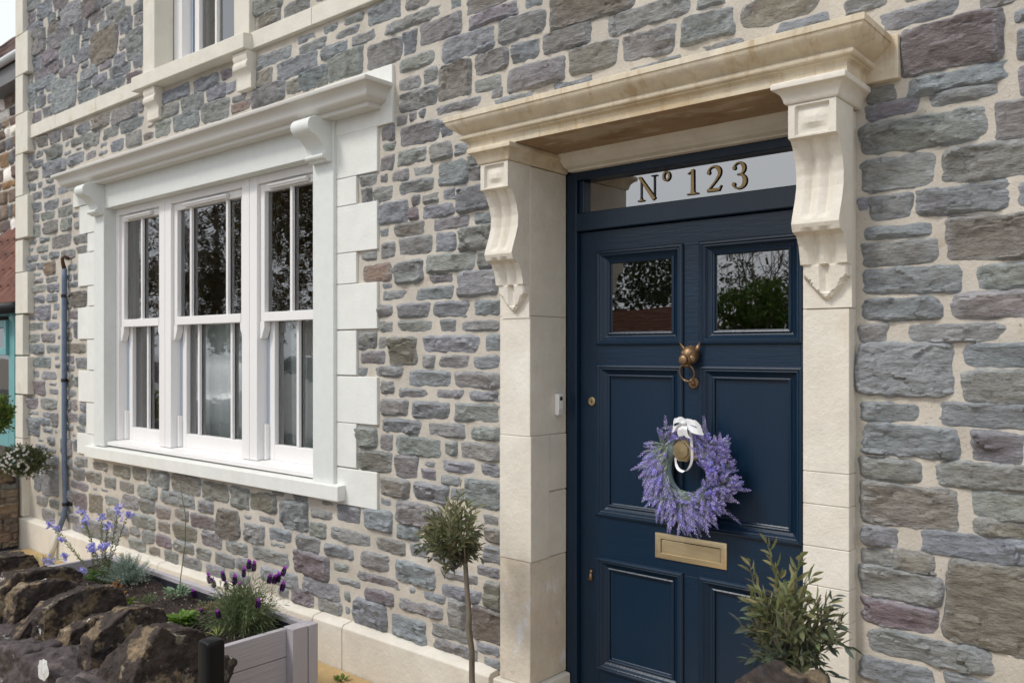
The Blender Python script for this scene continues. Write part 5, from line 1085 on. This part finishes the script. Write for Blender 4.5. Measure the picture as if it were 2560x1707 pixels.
# ------------------------------------------------------------------ the neighbour's house
NY = 1.0
NB = thing('neighbour_house', 'older rubble stone cottage with clay tiled roof and teal porch, at far left', 'house', (-11, NY, 0))
zE = P(20, 205, NY).z
MB().box(-20, -7.75, NY+.006, NY+.4, -.02, zE).build('wall', M['mortar'], NB)
rg = random.Random(71); q = MB(); nc = [(.13, .10, .08), (.16, .125, .10), (.20, .13, .075), (.12, .12, .125), (.10, .085, .08), (.62, .58, .54), (.15, .115, .09)]
z = 1.4
while z < zE:
    h = rg.uniform(.09, .19); x = -13.2
    while x < -8.4:
        wd = rg.uniform(.12, .36); COLS['t'] = rg.choice(nc); stone_mesh(q, x+.012, x+wd-.012, z+.01, z+h-.01, 't', rg.randint(1, 99999), near=.75, Y=NY); x += wd
    z += h
q.build('wall_stones', M['drywall'], NB, smooth=True, fix=False, kind='stuff')
rg = random.Random(72); q = MB(); pitch = R(50); rows = 9
for j in range(rows):
    sdist = j*.14
    for i in range(46):
        x = -14.5+i*.17+(.085 if j % 2 else 0); y = NY-.18+sdist*math.cos(pitch); z = zE+.10+sdist*math.sin(pitch)
        rt = Matrix.Rotation(pitch-.06+rg.uniform(-.03, .03), 3, 'X') @ Matrix.Rotation(rg.uniform(-.02, .02), 3, 'Y')
        q.box(-.083, .083, 0, .20, 0, .022, rt, Vector((x, y, z)))
q.build('roof_tiles', M['slate'], NB, bevel=0, kind='stuff')
RY = NY-.18+rows*.14*math.cos(pitch); RZ = zE+.08+rows*.14*math.sin(pitch)
q = MB(); q.add([(-20,NY-.17,zE+.08),(-7.6,NY-.17,zE+.08),(-7.6,RY,RZ),(-20,RY,RZ),(-20,RY+2,zE),(-7.6,RY+2,zE)], [(0,1,2,3),(3,2,5,4)]); q.build('roof', M['slate'], NB, fix=False)
q = MB(); q.tube([(-16, NY-.24, zE+.045), (-7.7, NY-.24, zE+.045)], .042, 14); q.build('gutter', M['gutter'], NB, smooth=True)
MB().box(-16, -7.7, NY-.20, NY, zE-.18, zE+.0).build('soffit_board', M['pot'], NB)
# tiled porch
PT, PB = P(22, 575, NY).z, P(30, 765, .22).z; pang = math.atan2(PT-PB, NY-.22); plen = math.hypot(PT-PB, NY-.22)
q = MB(); q.add([(-11,.25,PB-.02),(-8.15,.25,PB-.02),(-8.15,NY,PT-.02),(-11,NY,PT-.02)], [(0,1,2,3)]); q.build('porch_deck', M['liner'], NB, fix=False)
for i in range(13):
    for j in range(5):
        xc = -8.28-i*.20; s0 = j*plen/5-.03; q = MB()
        q.grid(lambda u, v: (lambda lx, s_: (xc+lx, .22+(s0+s_)*math.cos(pang)-0, PB+(s0+s_)*math.sin(pang)+.05*math.cos((lx/.21)*math.pi*1.9+.4)*math.cos(pang)+.028*(1-v)))((u-.5)*.215, v*(plen/5+.05)), 9, 3)
        o = q.build('pantile', M['tile'], NB, smooth=True, fix=False); m_ = o.modifiers.new('t', 'SOLIDIFY'); m_.thickness = .014
q = MB(); q.tube([(-11, .16, PB-.02), (-8.13, .16, PB-.02)], .05, 12); q.build('porch_gutter', M['black'], NB, smooth=True)
px1 = P(36, 900, .30).x; px2 = P(21, 900, .30).x
q = MB(); q.box(px2, px1, .30, .40, -.02, PB+.05); q.box(-10.2, px2, .30, .40, P(8, 790, .30).z, PB+.05); q.box(-10.2, px2, .30, .36, P(8, 1075, .3).z-.15, P(8, 1070, .30).z); q.build('porch_frame', M['teal'], NB, bevel=.008)
q = MB(); z0, z1 = P(8, 888, .28).z, P(8, 800, .28).z; wx = P(17, 850, .28).x
q.box(wx-.06, wx, .27, .31, z0, z1); q.box(-10, wx-.06, .27, .31, z1-.07, z1); q.box(-10, wx-.06, .27, .31, z0, z0+.07); q.build('porch_window', M['teal'], NB, bevel=.006)
q = MB(); q.add([(-10.2,.33,.4),(px2,.33,.4),(px2,.33,z1),(-10.2,.33,z1)], [(0,1,2,3)]); q.build('porch_glass', M['door_glass'], NB, fix=False)
MB().box(-10.5, -8.05, .6, NY, -.02, PB).build('porch_inside', M['room'], NB)

# ------------------------------------------------------------------ across the road (seen only as reflections in the panes)
def crown_mesh(seed, n, rx_, rz_, L_, col, blobs):
    rg = random.Random(seed); q = MB(); bl = [(Vector((rg.uniform(-.7, .7)*rx_, rg.uniform(-.7, .7)*rx_, rg.uniform(-.7, .75)*rz_)), rg.uniform(.25, .45)*rx_) for _ in range(blobs)]
    for i in range(n):
        c_, r_ = rg.choice(bl); d = rv(rg).normalized(); p = c_+d*r_*rg.uniform(.4, 1)**.5
        leaf(q, p, rv(rg), rv(rg), L_*rg.uniform(.6, 1.3), L_*.6, jit(rg, col, .45, .15), .1)
    return q
def tree(name, label, x, y, h, rx_, rz_, seed, n, L_, col, cat='tree', blobs=16, bare=False):
    T = thing(name, label, cat, (x, y, 0)); rg = random.Random(seed); q = MB(); zc = h-rz_
    q.tube([(x, y, 0), (x+.1, y, zc*.5), (x, y, zc+.3*rz_)], [.05*h**.9*.5, .035*h**.9*.5, .02*h**.9*.5], 8)
    for i in range(26 if bare else 12):
        d = rv(rg).normalized(); e = Vector((x+d.x*rx_*.9, y+d.y*rx_*.9, zc+d.z*rz_*.9)); b_ = Vector((x, y, zc*rg.uniform(.5, 1.05))); m_ = b_.lerp(e, .5)+rv(rg, .2); q.tube([b_, m_, e], [.05, .03, .01], 5)
        if bare:
            for _ in range(10): t_ = e+rv(rg, .45); q.tube([m_.lerp(e, rg.random()), t_, t_+rv(rg, .3)], [.012, .008, .004], 3)
    q.build('trunk', M['bark'], T, smooth=True, fix=False)
    c_ = crown_mesh(seed, n, rx_, rz_, L_, col, blobs); c_.v = [(a+x, b_+y, z+zc) for a, b_, z in c_.v]; c_.build('crown', M['leaf'], T, fix=False, kind='stuff')
    return T
tree('tree', 'tall dark evergreen tree across the road, farthest left of the row', -29, -14, 12, 4.6, 5.4, 101, 8500, .22, (.085, .070, .026), blobs=22)
tree('tree', 'broad olive-brown tree across the road behind the parked white car', -20.5, -13, 10.5, 4.0, 4.6, 102, 7500, .20, (.105, .078, .028), blobs=20)
tree('tree', 'spreading tree across the road opposite the front door', -12.2, -13.6, 4.5, 2.5, 1.7, 103, 26000, .12, (.050, .062, .025), blobs=15)
tree('tree', 'slender half-bare tree across the road right of the spreading tree', -7.9, -14.5, 3.9, 1.5, 1.3, 104, 900, .09, (.06, .055, .03), blobs=10, bare=True)
tree('hedge_bush', 'rounded green garden bush across the road beside the brick wall', -7.35, -12.5, 2.75, 1.1, .95, 105, 5000, .10, (.075, .13, .018), cat='bush', blobs=10)
GW = thing('garden_wall', 'red brick garden wall across the road', 'brick wall', (-14, -12.9, 0))
q = MB()
for j in range(33):
    for i in range(60): q.box(-22.4+i*.225+(.11 if j % 2 else 0), -22.4+i*.225+.215+(.11 if j % 2 else 0), -12.9, -12.8, j*.075, j*.075+.065)
q.build('bricks', M['brick'], GW, kind='stuff'); MB().box(-22.3, -9.0, -12.98, -12.81, -.02, 2.46).build('wall_core', M['mortar'], GW)
def car(x, y, name, label):
    T = thing(name, label, 'car', (x, y, 0)); hw_ = .88
    side = [(-2.05, .30), (-2.10, .62), (-2.0, .86), (-1.72, .96), (-1.25, 1.38), (-.65, 1.50), (.35, 1.50), (.95, 1.30), (1.30, .98), (1.85, .88), (2.08, .70), (2.12, .42), (2.05, .28)]
    def ext(pl, w, inset=0): 
        q = MB(); n = len(pl); vs = []
        for yy in (-w, w):
            for a, b_ in pl: tp = max(0, (b_-.95)/.55); vs.append((x+a, y+yy*(1-.16*tp), b_))
        q.add(vs, [(i, (i+1) % n, n+(i+1) % n, n+i) for i in range(n)]+[tuple(range(n)), tuple(range(2*n-1, n-1, -1))]); return q
    ext(side, hw_).build('body', M['carwhite'], T, bevel=.05, seg=3)
    for sg in (-1, 1):
        for pl in ([(-1.45, 1.0), (-1.15, 1.34), (-.62, 1.44), (-.35, 1.44), (-.35, 1.0)], [(-.28, 1.0), (-.28, 1.44), (.33, 1.44), (.86, 1.27), (1.12, 1.0)]):
            q = MB(); n = len(pl); q.add([(x+a, y+sg*(hw_*(1-.16*max(0, (b_-.95)/.55))+k_), b_) for k_ in (.004, -.02) for a, b_ in pl], [(i, (i+1) % n, n+(i+1) % n, n+i) for i in range(n)]+[tuple(range(n)), tuple(range(2*n-1, n-1, -1))]); q.build('side_window', M['cardark'], T)
        for wx_ in (-1.30, 1.32):
            q = MB(); q.lathe([(.20, -.09), (.32, -.10), (.335, -.05), (.335, .05), (.32, .10), (.2, .09)], (x+wx_, y+sg*.80, .335), 'Y', 28); w_o = q.build('wheel', M['tyre'], T, smooth=False, bevel=.01)
            q = MB(); yy = y+sg*.905
            for k_ in range(5):
                rt = Matrix.Rotation(k_*R(72), 3, 'Y'); q.box(-.03, .03, -.01, .01, .03, .21, rt, Vector((x+wx_, yy, .335)))
            q.lathe([(.21, -.012), (.225, -.012), (.225, .012), (.21, .012)], (x+wx_, yy, .335), 'Y', 28); q.build('rim', M['alloy'], w_o)
    return T
car(-15.4, -5.3, 'parked_car', 'white hatchback parked at the kerb in front of the tall trees')
car(-10.2, -5.35, 'parked_car', 'white hatchback parked nearer the front door than the other car')
